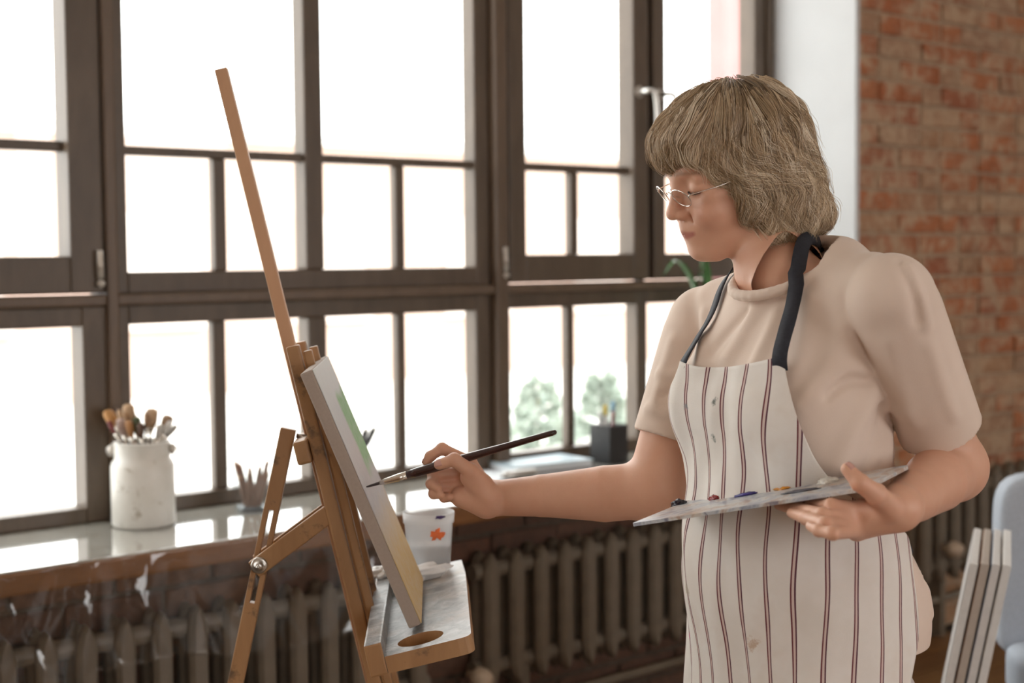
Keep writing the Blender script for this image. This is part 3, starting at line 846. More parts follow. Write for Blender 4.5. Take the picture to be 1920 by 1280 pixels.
for k, (px, py, wpx, dz, cn, lab) in enumerate(BR):
    tip = P(px, py, ZJ + dz)
    rad = tip[:2] - jc[:2]; q = jc[:2] - rad * 0.30
    base = np.array([q[0] + random.uniform(-.01, .01), q[1] + random.uniform(-.01, .01), jc[2] + 0.02])
    # keep inside the neck
    d = unit(tip - base); tt = (jc[2] + JH - base[2]) / d[2]; nk = base + d * tt; off = nk[:2] - jc[:2]; L_ = np.linalg.norm(off)
    if L_ > 0.054:
        nk[:2] = jc[:2] + off / L_ * 0.054; base = nk + (nk - tip) * 1.0; base = nk + unit(nk - tip) * 0.17
        o2 = base[:2] - jc[:2]; l2 = np.linalg.norm(o2)
        if l2 > 0.06: base[:2] = jc[:2] + o2 / l2 * 0.06
    d = unit(tip - base); w = wpx * 1.2 / FPX * ZJ
    T = Thing('paintbrush', base, lab, 'brush', 'brushes in the enamel jar')
    bl = 0.024 + w * 1.3
    T.add('handle', tube([base, tip - d * (bl + 0.045)], [0.0022, 0.0036], 8), [M['easel_clean'], M['black'], M['handle_wine']][k % 3], True)
    T.add('ferrule', tube([tip - d * (bl + 0.05), tip - d * (bl + 0.02), tip - d * (bl - 0.002)], [0.0035, 0.0042, w * 0.72], 12, True, 0.7), M['ferrule'], True)
    T.add('bristles', tube([tip - d * bl, tip - d * bl * 0.55, tip - d * bl * 0.2, tip - d * 0.002, tip], [w * 0.7, w * 0.98, w, w * 0.72, w * 0.3], 14, True, 0.75), colmat('bristle_' + cn, BC[cn]), True)
nt = P(301, 726, ZJ); nb = np.array([jc[0] + 0.01, jc[1], jc[2] + 0.02])
tag(mk('needle_tool', *tube([nb, nt], [0.0016, 0.0007], 8), M['chrome'], None, True), 'thin wire needle standing highest in the brush jar', 'needle')

# ------------------------------------------------------------------ clear cup with pencils
pc = at_z(474, 955, SILL)
PCu = Thing('pencil_cup', pc, 'clear square plastic cup of bare pencils on the sill', 'cup')
def sq_loft(c, prof, rot, closed_bottom=True):
    V = []; F = []
    for hw, h in prof:
        for sx, sy in ((-1, -1), (1, -1), (1, 1), (-1, 1)):
            V.append(c + np.array([(sx * math.cos(rot) - sy * math.sin(rot)) * hw, (sx * math.sin(rot) + sy * math.cos(rot)) * hw, h]))
    for i in range(len(prof) - 1):
        for j in range(4): F.append([i * 4 + j, i * 4 + (j + 1) % 4, (i + 1) * 4 + (j + 1) % 4, (i + 1) * 4 + j])
    F.append([3, 2, 1, 0]); F.append([len(V) - 4 + j for j in range(4)])
    return np.array(V), F
PCu.add('cup_wall', sq_loft(pc, [(0.036, 0.001), (0.052, 0.108), (0.055, 0.108), (0.055, 0.111), (0.050, 0.111), (0.034, 0.008)], -0.35), M['clear'])
PCu.add('cup_base', sq_loft(pc, [(0.0365, 0.0008), (0.038, 0.009)], -0.35), colmat('grey_base', (0.2, 0.22, 0.24), 0.2))
for k in range(9):
    a = k * 0.7; b = pc + np.array([0.018 * math.cos(a), 0.018 * math.sin(a), 0.012]); tip = pc + np.array([0.045 * math.cos(a + 0.5), 0.045 * math.sin(a + 0.5), 0.10 + 0.012 * ((k * 5) % 4)])
    d = unit(tip - b); names = ['nearest the window post', 'leaning furthest left', 'beside the leftmost one', 'at the front left', 'at the front', 'tallest in the middle', 'at the front right', 'leaning right behind the easel leg', 'at the back right']
    T = Thing('pencil', b, 'bare brown wooden pencil in the clear cup, ' + names[k], 'pencil', 'pencils in the clear cup')
    T.add('shaft', tube([b, tip - d * 0.012], 0.0060, 6), M['pencil'])
    T.add('point', tube([tip - d * 0.012, tip], [0.0060, 0.0006], 6), M['easel_clean'])

# ------------------------------------------------------------------ dark tools in a tumbler behind the canvas
tc = at_z(664, 905, SILL)
TM = Thing('tumbler', tc, 'small glass tumbler on the sill behind the canvas', 'glass')
TM.add('glass_wall', lathe(tc, [(0.0, 0.001), (0.028, 0.001), (0.033, 0.085), (0.031, 0.085), (0.026, 0.006), (0.0, 0.006)], 28), M['clear'], True)
ZT_ = float((tc - CAM) @ fw)
for (px, py, lab) in ((687, 801, 'dark palette knife handle with a shiny round end, left of two beside the canvas'), (703, 799, 'dark palette knife handle with a shiny round end, right of two beside the canvas')):
    e = P(px, py, ZT_); b = tc + np.array([0, 0, 0.01]) - (e - tc) * [0.12, 0.12, 0]
    d = unit(e - b); T = Thing('palette_knife', b, lab, 'palette knife', 'palette knives in the tumbler')
    T.add('blade', obox((b + e - d * 0.07) / 2, np.stack([RH, np.cross(d, RH), d]), (0.007, 0.001, np.linalg.norm(e - d * 0.07 - b)), 0), M['chrome'])
    T.add('grip', tube([e - d * 0.075, e - d * 0.05, e - d * 0.012, e - d * 0.01], [0.004, 0.0085, 0.009, 0.0095], 14), M['black'], True)
    T.add('end_cap', tube([e - d * 0.011, e - d * 0.004, e], [0.0095, 0.0085, 0.002], 14), M['chrome'], True)

# ------------------------------------------------------------------ papers and sketchpad
sp_ = at_z(1005, 876, SILL)
sa = np.stack([unit([1, -0.12, 0]), unit([0.12, 1, 0]), [0, 0, 1]])
SPd = Thing('sketchpad', sp_, 'closed sketchpad with a pale blue cover on the sill, right of the hand', 'sketchpad')
SPd.add('page_block', obox(sp_ + [0, 0, 0.012], sa, (0.29, 0.20, 0.020), 0.002), M['paper'])
SPd.add('cover', obox(sp_ + [0, 0, 0.024], sa, (0.30, 0.21, 0.003), 0.001), colmat('pale_blue_cover', (0.36, 0.46, 0.52), 0.5))
SPd.add('back_cover', obox(sp_ + [0, 0, 0.0012], sa, (0.30, 0.21, 0.0024), 0.0008), colmat('plum_back_cover', (0.10, 0.06, 0.10), 0.5))
s2 = at_z(905, 895, SILL)
PSh = mk('paper_sheet', *obox(s2 + [0, 0, 0.0022], np.stack([unit([1, 0.25, 0]), unit([-0.25, 1, 0]), [0, 0, 1]]), (0.24, 0.17, 0.003), 0.0008), M['paper'])
tag(PSh, 'loose pale sheets of paper on the sill behind the painting hand', 'paper')
tb0 = at_z(945, 897, SILL) + [0, 0, 0.011]
TBe = Thing('paint_tube', tb0, 'shiny metal paint tube lying on the sill before the sketchpad', 'paint tube')
td = unit([1, -0.10, 0])
TBe.add('body', tube([tb0, tb0 + td * 0.02, tb0 + td * 0.11, tb0 + td * 0.13], [0.009, 0.011, 0.009, 0.004], 16, True), M['chrome'], True)
TBe.add('cap', tube([tb0 - td * 0.014, tb0 - td * 0.001], 0.006, 14), M['white'], True)

# ------------------------------------------------------------------ black pen pot
bp = at_z(1142, 866, SILL)
BP = Thing('pen_pot', bp, 'black square pen pot on the sill beside the woman\'s elbow', 'pen pot')
BP.add('pot_wall', sq_loft(bp, [(0.043, 0.001), (0.043, 0.122), (0.039, 0.122), (0.039, 0.006)], 0.05), M['black'])
for k, (dx, dy, h, r, cn, cc_, lab) in enumerate([(-0.026, 0, 0.215, 0.0016, 'stick', (0.05, 0.05, 0.05), 'thin dark stick standing at the left of the black pot'), (-0.004, 0.01, 0.185, 0.006, 'yellowpen', (0.80, 0.62, 0.12), 'yellow topped marker in the black pot'),
                                                  (0.006, -0.012, 0.165, 0.005, 'maroonpen', (0.25, 0.04, 0.06), 'maroon pen in the front of the black pot'), (0.022, 0.004, 0.195, 0.007, 'bluepen', (0.25, 0.45, 0.62), 'light blue marker at the right of the black pot'),
                                                  (-0.014, 0.022, 0.16, 0.006, 'whitepen', (0.7, 0.7, 0.7), 'white pen at the back of the black pot')]):
    b = bp + np.array([dx * 0.6, dy * 0.6, 0.008]); e = bp + np.array([dx * 1.15, dy * 1.15, h]); d = unit(e - b)
    T = Thing('pen', b, lab, 'pen', 'pens in the black pot')
    T.add('barrel', tube([b, e - d * 0.035], r, 10), colmat('barrel_' + cn, cc_ if k in (0, 2) else (0.72, 0.72, 0.72), 0.4), True)
    T.add('cap', tube([e - d * 0.035, e - d * 0.004, e], [r * 1.15, r * 1.1, r * 0.5], 10), colmat(cn, cc_, 0.4), True)

# ------------------------------------------------------------------ plant behind the woman
pl0 = np.array([wall(1345, 700, DW - 0.19)[0], DW - 0.19, SILL])
PT = Thing('potted_plant', pl0, 'long-leaved green potted plant on the sill behind the woman\'s neck', 'plant')
PT.add('pot', lathe(pl0, [(0.0, 0.001), (0.058, 0.001), (0.078, 0.12), (0.084, 0.12), (0.084, 0.142), (0.076, 0.142), (0.072, 0.125), (0.0, 0.125)], 32), M['pot'], True)
PT.add('soil', lathe(pl0, [(0.0, 0.120), (0.072, 0.120), (0.070, 0.129), (0.0, 0.132)], 24), M['soil'], True)
rg = np.random.default_rng(5)
for k in range(20):
    a = k * 2.4 + rg.normal(0, 0.15); out = 0.16 + 0.12 * rg.random(); top = 0.46 + 0.20 * rg.random()
    if math.sin(a) > 0: out *= 0.35
    u = np.array([math.cos(a), math.sin(a), 0]); s = np.array([-math.sin(a), math.cos(a), 0])
    pts = smooth_path([pl0 + [0, 0, 0.125] + u * 0.012, pl0 + u * out * 0.3 + [0, 0, 0.13 + top * 0.55], pl0 + u * out * 0.7 + [0, 0, top], pl0 + u * out + [0, 0, top * 0.93]], 14)
    wv_ = np.sin(np.linspace(0.25, math.pi, 14)) * 0.013 + 0.001
    G = np.stack([pts - s * wv_[:, None] + [0, 0, 0.003], pts, pts + s * wv_[:, None] + [0, 0, 0.003]], axis=1)
    PT.add('leaf', sheet(G, 0.0009), M['leaf'], True)

# ------------------------------------------------------------------ grey chair and leaning canvases on the right
ZC = 3.5
cl = P(1866, 1060, ZC); ctop = P(1880, 884, ZC)[2]; cbot = P(1890, 1238, ZC)[2]
CW = 0.50
cx = cl + RH * (CW / 2)
CHR = Thing('upholstered_chair', [cx[0] - FH[0] * 0.25, cx[1] - FH[1] * 0.25, 0], 'pale grey upholstered chair cropped by the right edge', 'chair')
ax3 = np.stack([RH, FH, [0, 0, 1.0]])
def cushion(c, axes, size, p=4.0, sub=5):
    bm = bmesh.new(); bmesh.ops.create_icosphere(bm, subdivisions=sub, radius=1.0); V = []
    for q in bm.verts:
        d = np.array(q.co); r = (np.abs(d) ** p).sum() ** (-1 / p); V.append((d * r * np.array(size) / 2) @ axes + c)
    bm.verts.index_update(); F = [[w_.index for w_ in f_.verts] for f_ in bm.faces]; bm.free()
    return np.array(V), F
bc_ = np.array([cx[0], cx[1], (ctop + cbot) / 2])
CHR.add('backrest', cushion(bc_, ax3, (CW, 0.09, ctop - cbot), 7), M['chairfab'], True)
sc_ = np.array([cx[0], cx[1], 0.47]) - FH * 0.25
CHR.add('seat', cushion(sc_, ax3, (CW, 0.52, 0.13), 6), M['chairfab'], True)
for sx in (-1, 1):
    CHR.add('back_post', bar(np.array([cx[0], cx[1], 0.44]) + RH * sx * 0.17, np.array([cx[0], cx[1], cbot + 0.05]) + RH * sx * 0.17, 0.03, 0.03, RH), M['chairleg'])
    for sy in (-1, 1):
        f_ = sc_ + RH * sx * 0.20 + FH * sy * 0.21
        CHR.add('leg', tube([[f_[0] + RH[0] * sx * 0.02, f_[1] + RH[1] * sx * 0.02, 0.002], [f_[0], f_[1], 0.42]], [0.012, 0.019], 12), M['chairleg'], True)
ca, cbm = P(1826, 1056, 3.0), P(1779, 1280, 3.0)
FC = unit(FH + 0.33 * RH)                     # the canvases stand edge on
LN = unit(ca - cbm); LN = unit(LN - FC * (LN @ FC)); LE = np.cross(FC, LN); LE = LE if LE @ RH > 0 else -LE
sidecols = [(0.62, 0.60, 0.58), (0.42, 0.36, 0.31), (0.60, 0.58, 0.57), (0.66, 0.65, 0.64)]
facecols = [(0.45, 0.42, 0.40), (0.28, 0.14, 0.08), (0.20, 0.22, 0.27), (0.5, 0.45, 0.4)]
cl_lab = ['leftmost of the pale canvases leaning by the grey chair', 'brownish canvas, second from the left of those leaning by the chair', 'third from the left of the canvases leaning by the chair', 'canvas leaning nearest the grey chair, rightmost of the stack']
for k in range(4):
    top = ca + LE * (0.0205 * k) + LN * (0.004 * k); ft = down_to(top, 0.006, LN)
    axc = np.stack([LE, FC, LN]); Lc = np.linalg.norm(top - ft)
    T = Thing('stretched_canvas', [ft[0], ft[1], 0.0], cl_lab[k], 'canvas', 'canvases leaning beside the chair')
    T.add('stretcher', obox((top + ft) / 2 + FC * 0.2 + LE * 0.001, axc, (0.0155, 0.40, Lc), 0.002), mat_plain('canvas_side_%d' % k, sidecols[k], 0.8, 0.04, 60))
    T.add('painted_face', obox((top + ft) / 2 + FC * 0.2 - LE * 0.0078, axc, (0.0012, 0.396, Lc - 0.004), 0), mat_plain('canvas_face_%d' % k, facecols[k], 0.7, 0.15, 12))

# ------------------------------------------------------------------ implicit surfaces for the woman
def s_ell(p, c, r):
    q = p - np.asarray(c, np.float32); r = np.asarray(r, np.float32)
    k0 = np.sqrt(((q / r) ** 2).sum(-1)) + 1e-6; k1 = np.sqrt(((q / r ** 2) ** 2).sum(-1)) + 1e-6
    return k0 * (k0 - 1) / k1
def s_cap(p, a, b, ra, rb):
    a = np.asarray(a, np.float32); b = np.asarray(b, np.float32); ba = b - a
    pa = p - a
    h = np.clip((pa @ ba) / (ba @ ba), 0, 1)
    return np.sqrt(((pa - h[..., None] * ba) ** 2).sum(-1)) - (ra + (rb - ra) * h)
def smin(a, b, k):
    h = np.maximum(k - np.abs(a - b), 0) / k
    return np.minimum(a, b) - h * h * k * 0.25


class Grid:
    def __init__(s, lo, hi, h):
        s.lo = np.asarray(lo, float); s.h = h
        s.n = np.ceil((np.asarray(hi, float) - s.lo) / h).astype(int) + 1
        s.F = np.full(s.n, 1e3 * h, np.float32)
    def block(s, lo, hi):
        i0 = np.clip(np.floor((np.asarray(lo) - s.lo) / s.h).astype(int), 0, s.n - 1); i1 = np.clip(np.ceil((np.asarray(hi) - s.lo) / s.h).astype(int) + 1, 1, s.n)
        sl = tuple(slice(a, b) for a, b in zip(i0, i1))
        ax = [(s.lo[k] + np.arange(i0[k], i1[k]) * s.h).astype(np.float32) for k in range(3)]
        return sl, np.stack(np.meshgrid(*ax, indexing='ij'), -1)
    def op(s, fn, lo, hi, k=0.0, mode='u'):
        sl, p = s.block(lo, hi)
        if p.size == 0: return
        d = fn(p); F = s.F[sl]
        if mode == 'u': s.F[sl] = smin(F, d, k) if k > 0 else np.minimum(F, d)
        elif mode == 's': s.F[sl] = -smin(-F, d, k) if k > 0 else np.maximum(F, -d)
        elif mode == 'i': s.F[sl] = np.maximum(F, d)
        elif mode == 'add': s.F[sl] = F + d
    def ell(s, c, r, k=0.0, mode='u'):
        c = np.asarray(c, float); m = np.asarray(r, float) + 2.5 * k + 3 * s.h
        s.op(lambda p: s_ell(p, c, r), c - m, c + m, k, mode)
    def cap(s, a, b, ra, rb, k=0.0, mode='u'):
        a = np.asarray(a, float); b = np.asarray(b, float); m = max(ra, rb) + 2.5 * k + 3 * s.h
        s.op(lambda p: s_cap(p, a, b, ra, rb), np.minimum(a, b) - m, np.maximum(a, b) + m, k, mode)
    def chain(s, pts, rad, k):
        for i in range(len(pts) - 1): s.cap(pts[i], pts[i + 1], rad[i], rad[i + 1], k)
    def sample(s, p):
        q = (np.asarray(p) - s.lo) / s.h; q = np.clip(q, 0, np.array(s.n) - 1.001)
        i = q.astype(int); f = q - i; out = 0
        for dx in (0, 1):
            for dy in (0, 1):
                for dz in (0, 1):
                    w = (f[..., 0] if dx else 1 - f[..., 0]) * (f[..., 1] if dy else 1 - f[..., 1]) * (f[..., 2] if dz else 1 - f[..., 2])
                    out = out + w * s.F[i[..., 0] + dx, i[..., 1] + dy, i[..., 2] + dz]
        return out
    def grad(s, p, e=None):
        e = e or s.h; g = np.stack([s.sample(p + d) - s.sample(p - d) for d in np.eye(3) * e], -1)
        return g / (np.linalg.norm(g, axis=-1, keepdims=True) + 1e-9)
    def mesh(s):
        """surface nets"""
        F = s.F; I = F < 0
        n0, n1, n2 = (np.array(F.shape) - 1)
        cnt = np.zeros((n0, n1, n2), np.int8)
        for dx in (0, 1):
            for dy in (0, 1):
                for dz in (0, 1): cnt += I[dx:dx + n0, dy:dy + n1, dz:dz + n2]
        act = (cnt > 0) & (cnt < 8)
        idx = np.argwhere(act); vid = np.full(act.shape, -1, np.int64); vid[act] = np.arange(len(idx))
        cs = [(a, b, c) for a in (0, 1) for b in (0, 1) for c in (0, 1)]
        val = {c: F[idx[:, 0] + c[0], idx[:, 1] + c[1], idx[:, 2] + c[2]] for c in cs}
        acc = np.zeros((len(idx), 3)); num = np.zeros(len(idx))
        for c in cs:
            for ax in range(3):
                if c[ax] == 1: continue
                d = list(c); d[ax] = 1; d = tuple(d)
                a, b = val[c], val[d]; m = (a < 0) != (b < 0)
                t_ = np.where(m, a / np.where(m, a - b, 1), 0)
                p = np.tile(np.array(c, float), (len(idx), 1)); p[:, ax] += t_
                acc += np.where(m[:, None], p, 0); num += m
        V = s.lo + (idx + acc / num[:, None]) * s.h
        Q = []
        for ax in range(3):
            A = [slice(None)] * 3; B = [slice(None)] * 3; A[ax] = slice(0, -1); B[ax] = slice(1, None)
            ch = I[tuple(A)] != I[tuple(B)]
            e = np.argwhere(ch); o1, o2 = [k for k in range(3) if k != ax]
            ok = (e[:, o1] > 0) & (e[:, o2] > 0) & (e[:, o1] < F.shape[o1] - 1) & (e[:, o2] < F.shape[o2] - 1)
            e = e[ok]
            def cell(d1, d2):
                q = e.copy(); q[:, o1] += d1; q[:, o2] += d2
                return vid[q[:, 0], q[:, 1], q[:, 2]]
            q = np.stack([cell(-1, -1), cell(0, -1), cell(0, 0), cell(-1, 0)], 1)
            flip = I[e[:, 0], e[:, 1], e[:, 2]] ^ (ax == 1)
            q[~flip] = q[~flip][:, ::-1]
            Q.append(q)
        return V, np.concatenate(Q)


def fast_mesh(name, V, Q, mat, parent=None):
    me = bpy.data.meshes.new(name); nf = len(Q)
    me.vertices.add(len(V)); me.vertices.foreach_set('co', np.asarray(V, np.float32).ravel())
    me.loops.add(nf * 4); me.loops.foreach_set('vertex_index', np.asarray(Q, np.int32).ravel())
    me.polygons.add(nf); me.polygons.foreach_set('loop_start', np.arange(nf, dtype=np.int32) * 4); me.polygons.foreach_set('loop_total', np.full(nf, 4, np.int32))
    me.update(calc_edges=True); me.validate(); me.shade_smooth()
    me.materials.append(mat)
    o = bpy.data.objects.new(name, me); COL.objects.link(o)
    if parent is not None: o.parent = parent
    return o


# ------------------------------------------------------------------ materials of the woman
t = NT('skin'); at = t.node('ShaderNodeAttribute'); at.attribute_name = 'tint'
v = t.coord('Object'); n1 = t.noise(v, 45, 4, 0.6); n2 = t.noise(v, 420, 3, 0.6)
c = t.mix(t.ramp(n1, [(0.3, 0.0), (0.75, 0.35)]), at.outputs['Color'], (0.58, 0.28, 0.18))
t.color(c); t.set(Roughness=0.46, Subsurface_Weight=0.12, Subsurface_Scale=0.012); t.b.inputs['Subsurface Radius'].default_value = (1.0, 0.35, 0.2)
t.bump(n2, 0.10, 0.0015); M['skin'] = t.m
t = NT('cotton_tee'); v = t.coord('Object'); n1 = t.noise(v, 700, 2); n2 = t.noise(v, 9, 3)
t.color(t.ramp(n2, [(0.3, (0.70, 0.57, 0.48)), (0.7, (0.75, 0.62, 0.53))])); t.set(Roughness=0.85, Sheen_Weight=0.25, Sheen_Roughness=0.4); t.bump(n1, 0.15, 0.001); M['tee'] = t.m
t = NT('striped_apron_cloth')
uv = t.node('ShaderNodeUVMap'); uv.uv_map = 'UVMap'; sp = t.node('ShaderNodeSeparateXYZ'); t.link(uv.outputs[0], sp.inputs[0])
U_ = t.math('ADD', sp.outputs[0], 10.0)
PITCH = 0.034
fr = t.math('MULTIPLY', t.math('FRACT', t.math('DIVIDE', U_, PITCH)), PITCH)     # metres within a repeat
def line(c0, hw): return t.math('LESS_THAN', t.math('ABSOLUTE', t.math('SUBTRACT', fr, c0)), hw)
v = t.coord('Object'); n1 = t.noise(v, 14, 4, 0.6); n2 = t.noise(v, 900, 2); n3 = t.noise(v, 40, 5, 0.7); n4 = t.noise(v, 120, 5, 0.7)
base = t.ramp(n1, [(0.35, (0.78, 0.74, 0.69)), (0.7, (0.83, 0.80, 0.765))])
base = t.mix(t.ramp(t.noise(v, 7, 4, 0.65), [(0.58, 0.0), (0.75, 0.35)]), base, (0.55, 0.42, 0.30))
base = t.mix(line(0.0170, 0.0016), base, (0.68, 0.54, 0.50))
base = t.mix(line(0.0150, 0.0008), base, (0.16, 0.035, 0.045)); base = t.mix(line(0.0190, 0.0008), base, (0.11, 0.03, 0.05))
for (u0, v0, r0_, c0_) in ((0.002, 1.232, 0.011, (0.05, 0.08, 0.07)), (-0.004, 1.186, 0.009, (0.03, 0.08, 0.06)), (-0.055, 1.222, 0.010, (0.20, 0.24, 0.26)), (-0.06, 0.98, 0.02, (0.45, 0.40, 0.30)), (0.06, 0.93, 0.02, (0.55, 0.38, 0.26)), (-0.12, 0.90, 0.012, (0.60, 0.10, 0.25))):
    du_ = t.math('SUBTRACT', sp.outputs[0], u0); dv_ = t.math('SUBTRACT', sp.outputs[1], v0)
    ds_ = t.math('SQRT', t.math('ADD', t.math('MULTIPLY', du_, du_), t.math('MULTIPLY', dv_, dv_)))
    ds_ = t.math('ADD', t.math('DIVIDE', ds_, r0_), t.math('MULTIPLY', n4, 2.2))
    base = t.mix(t.ramp(t.math('MULTIPLY', ds_, 0.5), [(0.62, 0.8), (0.80, 0.0)]), base, c0_)
t.color(base); t.set(Roughness=0.9); t.bump(n2, 0.25, 0.001); M['apron'] = t.m
M['trousers'] = mat_plain('pale_trousers', (0.55, 0.50, 0.50), 0.85, 0.06, 12, 0.1)
M['shoe'] = mat_plain('canvas_shoe', (0.30, 0.28, 0.27), 0.7, 0.1, 40, 0.1)
M['eyewhite'] = mat_plain('eye', (0.75, 0.71, 0.68), 0.15, 0.04, 30)
M['lash'] = mat_plain('eyelash', (0.035, 0.022, 0.018), 0.6, 0.2, 30)
M['nail'] = mat_plain('nail', (0.60, 0.34, 0.29), 0.2, 0.05, 30)
t = NT('shade_darkened_hair_mass'); v = t.coord('Object', (1, 1, 0.35)); n1 = t.noise(v, 130, 5, 0.6, 0.6)  # darker than the strands: shade between the locks put into the colour
t.color(t.ramp(n1, [(0.3, (0.08, 0.05, 0.03)), (0.7, (0.22, 0.155, 0.095))])); t.set(Roughness=0.55); t.bump(n1, 0.5, 0.003); M['hairmass'] = t.m
t = NT('ash_blond_strands'); at = t.node('ShaderNodeAttribute'); at.attribute_name = 'shade'
t.color(t.ramp(at.outputs['Fac'], [(0.0, (0.16, 0.105, 0.06)), (0.35, (0.40, 0.285, 0.17)), (0.7, (0.62, 0.48, 0.32)), (1.0, (0.80, 0.70, 0.56))]))
t.set(Roughness=0.38, Specular_IOR_Level=0.6); M['strand'] = t.m

# ------------------------------------------------------------------ torso frame (W coordinates: right, away, up)
TC = np.array([0.385, 2.0]); TF = np.array([-0.84, -0.54]); TF /= np.linalg.norm(TF); TLf = np.array([-TF[1], TF[0]])
if TLf[0] < 0: TLf = -TLf
_tab = np.array([  # z, half width, half depth, forward shift
    (0.30, .144, .116, 0), (0.60, .143, .115, 0), (0.75, .142, .115, 0), (0.85, .142, .116, 0), (0.93, .145, .117, .000), (1.02, .143, .114, .006), (1.10, .137, .107, .010), (1.18, .136, .103, .012),
    (1.25, .139, .101, .010), (1.31, .138, .095, .004), (1.36, .118, .082, -.004), (1.40, .090, .070, -.010), (1.44, .070, .060, -.012), (1.50, .05, .05, -.01)])
_zz = np.linspace(0.25, 1.5, 400)
_ker = np.exp(-np.linspace(-2.2, 2.2, 19) ** 2); _ker /= _ker.sum()
def _sm(col):
    y = np.interp(_zz, _tab[:, 0], _tab[:, col]); yp = np.pad(y, 9, mode='edge'); return np.convolve(yp, _ker, 'valid')
_TA, _TB, _TO = _sm(1), _sm(2), _sm(3)
def s_torso(p, grow=0.0):
    z = p[..., 2]
    a = np.interp(z, _zz, _TA) + grow; b = np.interp(z, _zz, _TB) + grow; o = np.interp(z, _zz, _TO)
    dx = p[..., 0] - TC[0]; dy = p[..., 1] - TC[1]
    u = dx * TLf[0] + dy * TLf[1]; v = dx * TF[0] + dy * TF[1] - o
    k0 = (np.abs(u / a) ** 2.15 + np.abs(v / b) ** 2.15) ** (1 / 2.15) + 1e-6
    d = (k0 - 1) * np.minimum(a, b)
    for sg in (-1, 1):
        c = tw(0.062 * sg, 0.070, 1.225)
        d = smin(d, s_ell(p, c, (0.060 + grow, 0.060 + grow, 0.068 + grow)), 0.06)
    d = smin(d, s_ell(p, tw(0, 0.046, 1.02), (0.088 + grow, 0.088 + grow, 0.12 + grow)), 0.07)
    return d
def tw(u, v, z):
    q = TC + u * TLf + v * TF; return np.array([q[0], q[1], z])

# joints
SL, EL, WL = PW(1670, 556, 1.855), PW(1788, 876, 1.965), PW(1684, 952, 1.775)
SR, ER, WR = PW(1322, 604, 2.155), PW(1226, 918, 2.14), PW(922, 934, 2.20)
NB = PW(1464, 520, 2.0)
HO = PW(1386, 348, 2.03)
_y, _p, _rr = math.radians(16), math.radians(17), math.radians(7)
F0 = np.array([-math.cos(_y), -math.sin(_y), 0]); L0 = np.cross([0, 0, 1.0], F0)
HF = F0 * math.cos(_p) - np.array([0, 0, math.sin(_p)]); HU0 = F0 * math.sin(_p) + np.array([0, 0, math.cos(_p)])
HL = L0 * math.cos(_rr) - HU0 * math.sin(_rr); HU = HU0 * math.cos(_rr) + L0 * math.sin(_rr)
HR = np.stack([HF, HL, HU])                                   # rows: head axes
def h2w(p): return HO + (np.asarray(p) / 100.0) @ HR          # head-local centimetres to W
def w2h(p): return ((np.asarray(p) - HO) @ HR.T) * 100.0

# ------------------------------------------------------------------ head
nb = w2h(NB); n_lo = w2h(PW(1490, 610, 2.0)); n_up = np.array([-2.2, 0, -3.5])
g = Grid((-11, -9.5, -26), (13.2, 9.5, 14.5), 0.15)
g.ell((-1.0, 0, 4.3), (8.6, 7.1, 8.2))
g.ell((3.6, 0, 4.6), (5.7, 6.2, 5.6), 1.5)
g.ell((3.6, 0, -1.3), (5.2, 5.7, 6.6), 1.5)
g.ell((4.2, 0, -4.6), (4.5, 4.9, 3.7), 1.5)
g.ell((7.2, 0, -6.8), (1.7, 2.3, 1.5), 1.8)
g.ell((6.0, 0, -3.2), (3.3, 3.3, 2.8), 1.3)
for sg in (-1, 1):
    g.ell((5.8, 3.45 * sg, -1.4), (2.8, 2.5, 2.4), 1.3)
    g.ell((5.0, 4.3 * sg, 0.9), (2.4, 1.5, 1.1), 1.0)
    g.cap((1.2, 4.6 * sg, -4.6), (6.2, 2.4 * sg, -6.9), 1.5, 1.2, 1.5)
g.cap((7.9, -2.6, 4.2), (7.9, 2.6, 4.2), 0.95, 0.95, 1.2)
for sg in (-1, 1):
    g.ell((9.4, 3.1 * sg, 2.3), (1.75, 1.75, 1.45), 1.1, 's')
    g.ell((6.95, 3.1 * sg, 2.25), (1.36, 1.55, 1.25), 0.6)                 # lids
    g.cap((7.4, 1.6 * sg, 3.75), (7.5, 4.3 * sg, 3.5), 0.5, 0.35, 0.7)     # brow fold
    g.cap((8.35, 1.9 * sg, 1.72), (7.55, 4.3 * sg, 1.65), 0.16, 0.12, 0.25, 's')   # eye slit
g.cap((8.2, 0, 3.6), (10.0, 0, -0.1), 0.62, 0.72, 1.0)
g.ell((10.15, 0, -0.85), (1.0, 0.92, 0.85), 0.7)
for sg in (-1, 1):
    g.ell((9.25, 1.0 * sg, -1.25), (0.95, 0.62, 0.68), 0.5)
    g.ell((9.55, 0.55 * sg, -1.95), (0.42, 0.26, 0.30), 0.25, 's')
g.cap((8.6, 0, -2.2), (8.9, 0, -3.4), 0.55, 0.5, 0.9)
for sg in (-1, 1):
    g.cap((9.00, 0.3 * sg, -3.46), (7.55, 2.35 * sg, -3.62), 0.38, 0.18, 0.3)
    g.cap((8.78, 0.25 * sg, -4.36), (7.5, 2.25 * sg, -3.70), 0.40, 0.18, 0.35)
    g.cap((9.40, 0, -3.93), (7.65, 2.45 * sg, -3.60), 0.09, 0.06, 0.14, 's')
    g.cap((8.65, 1.75 * sg, -1.5), (7.5, 3.0 * sg, -3.6), 0.10, 0.14, 0.9, 's')
g.ell((0.0, 6.9, 0.4), (1.6, 0.9, 2.8), 0.6); g.ell((0.0, -6.9, 0.4), (1.6, 0.9, 2.8), 0.6)
g.cap(n_up, nb, 5.3, 5.6, 1.2); g.cap(nb, n_lo, 5.6, 7.0, 1.5)
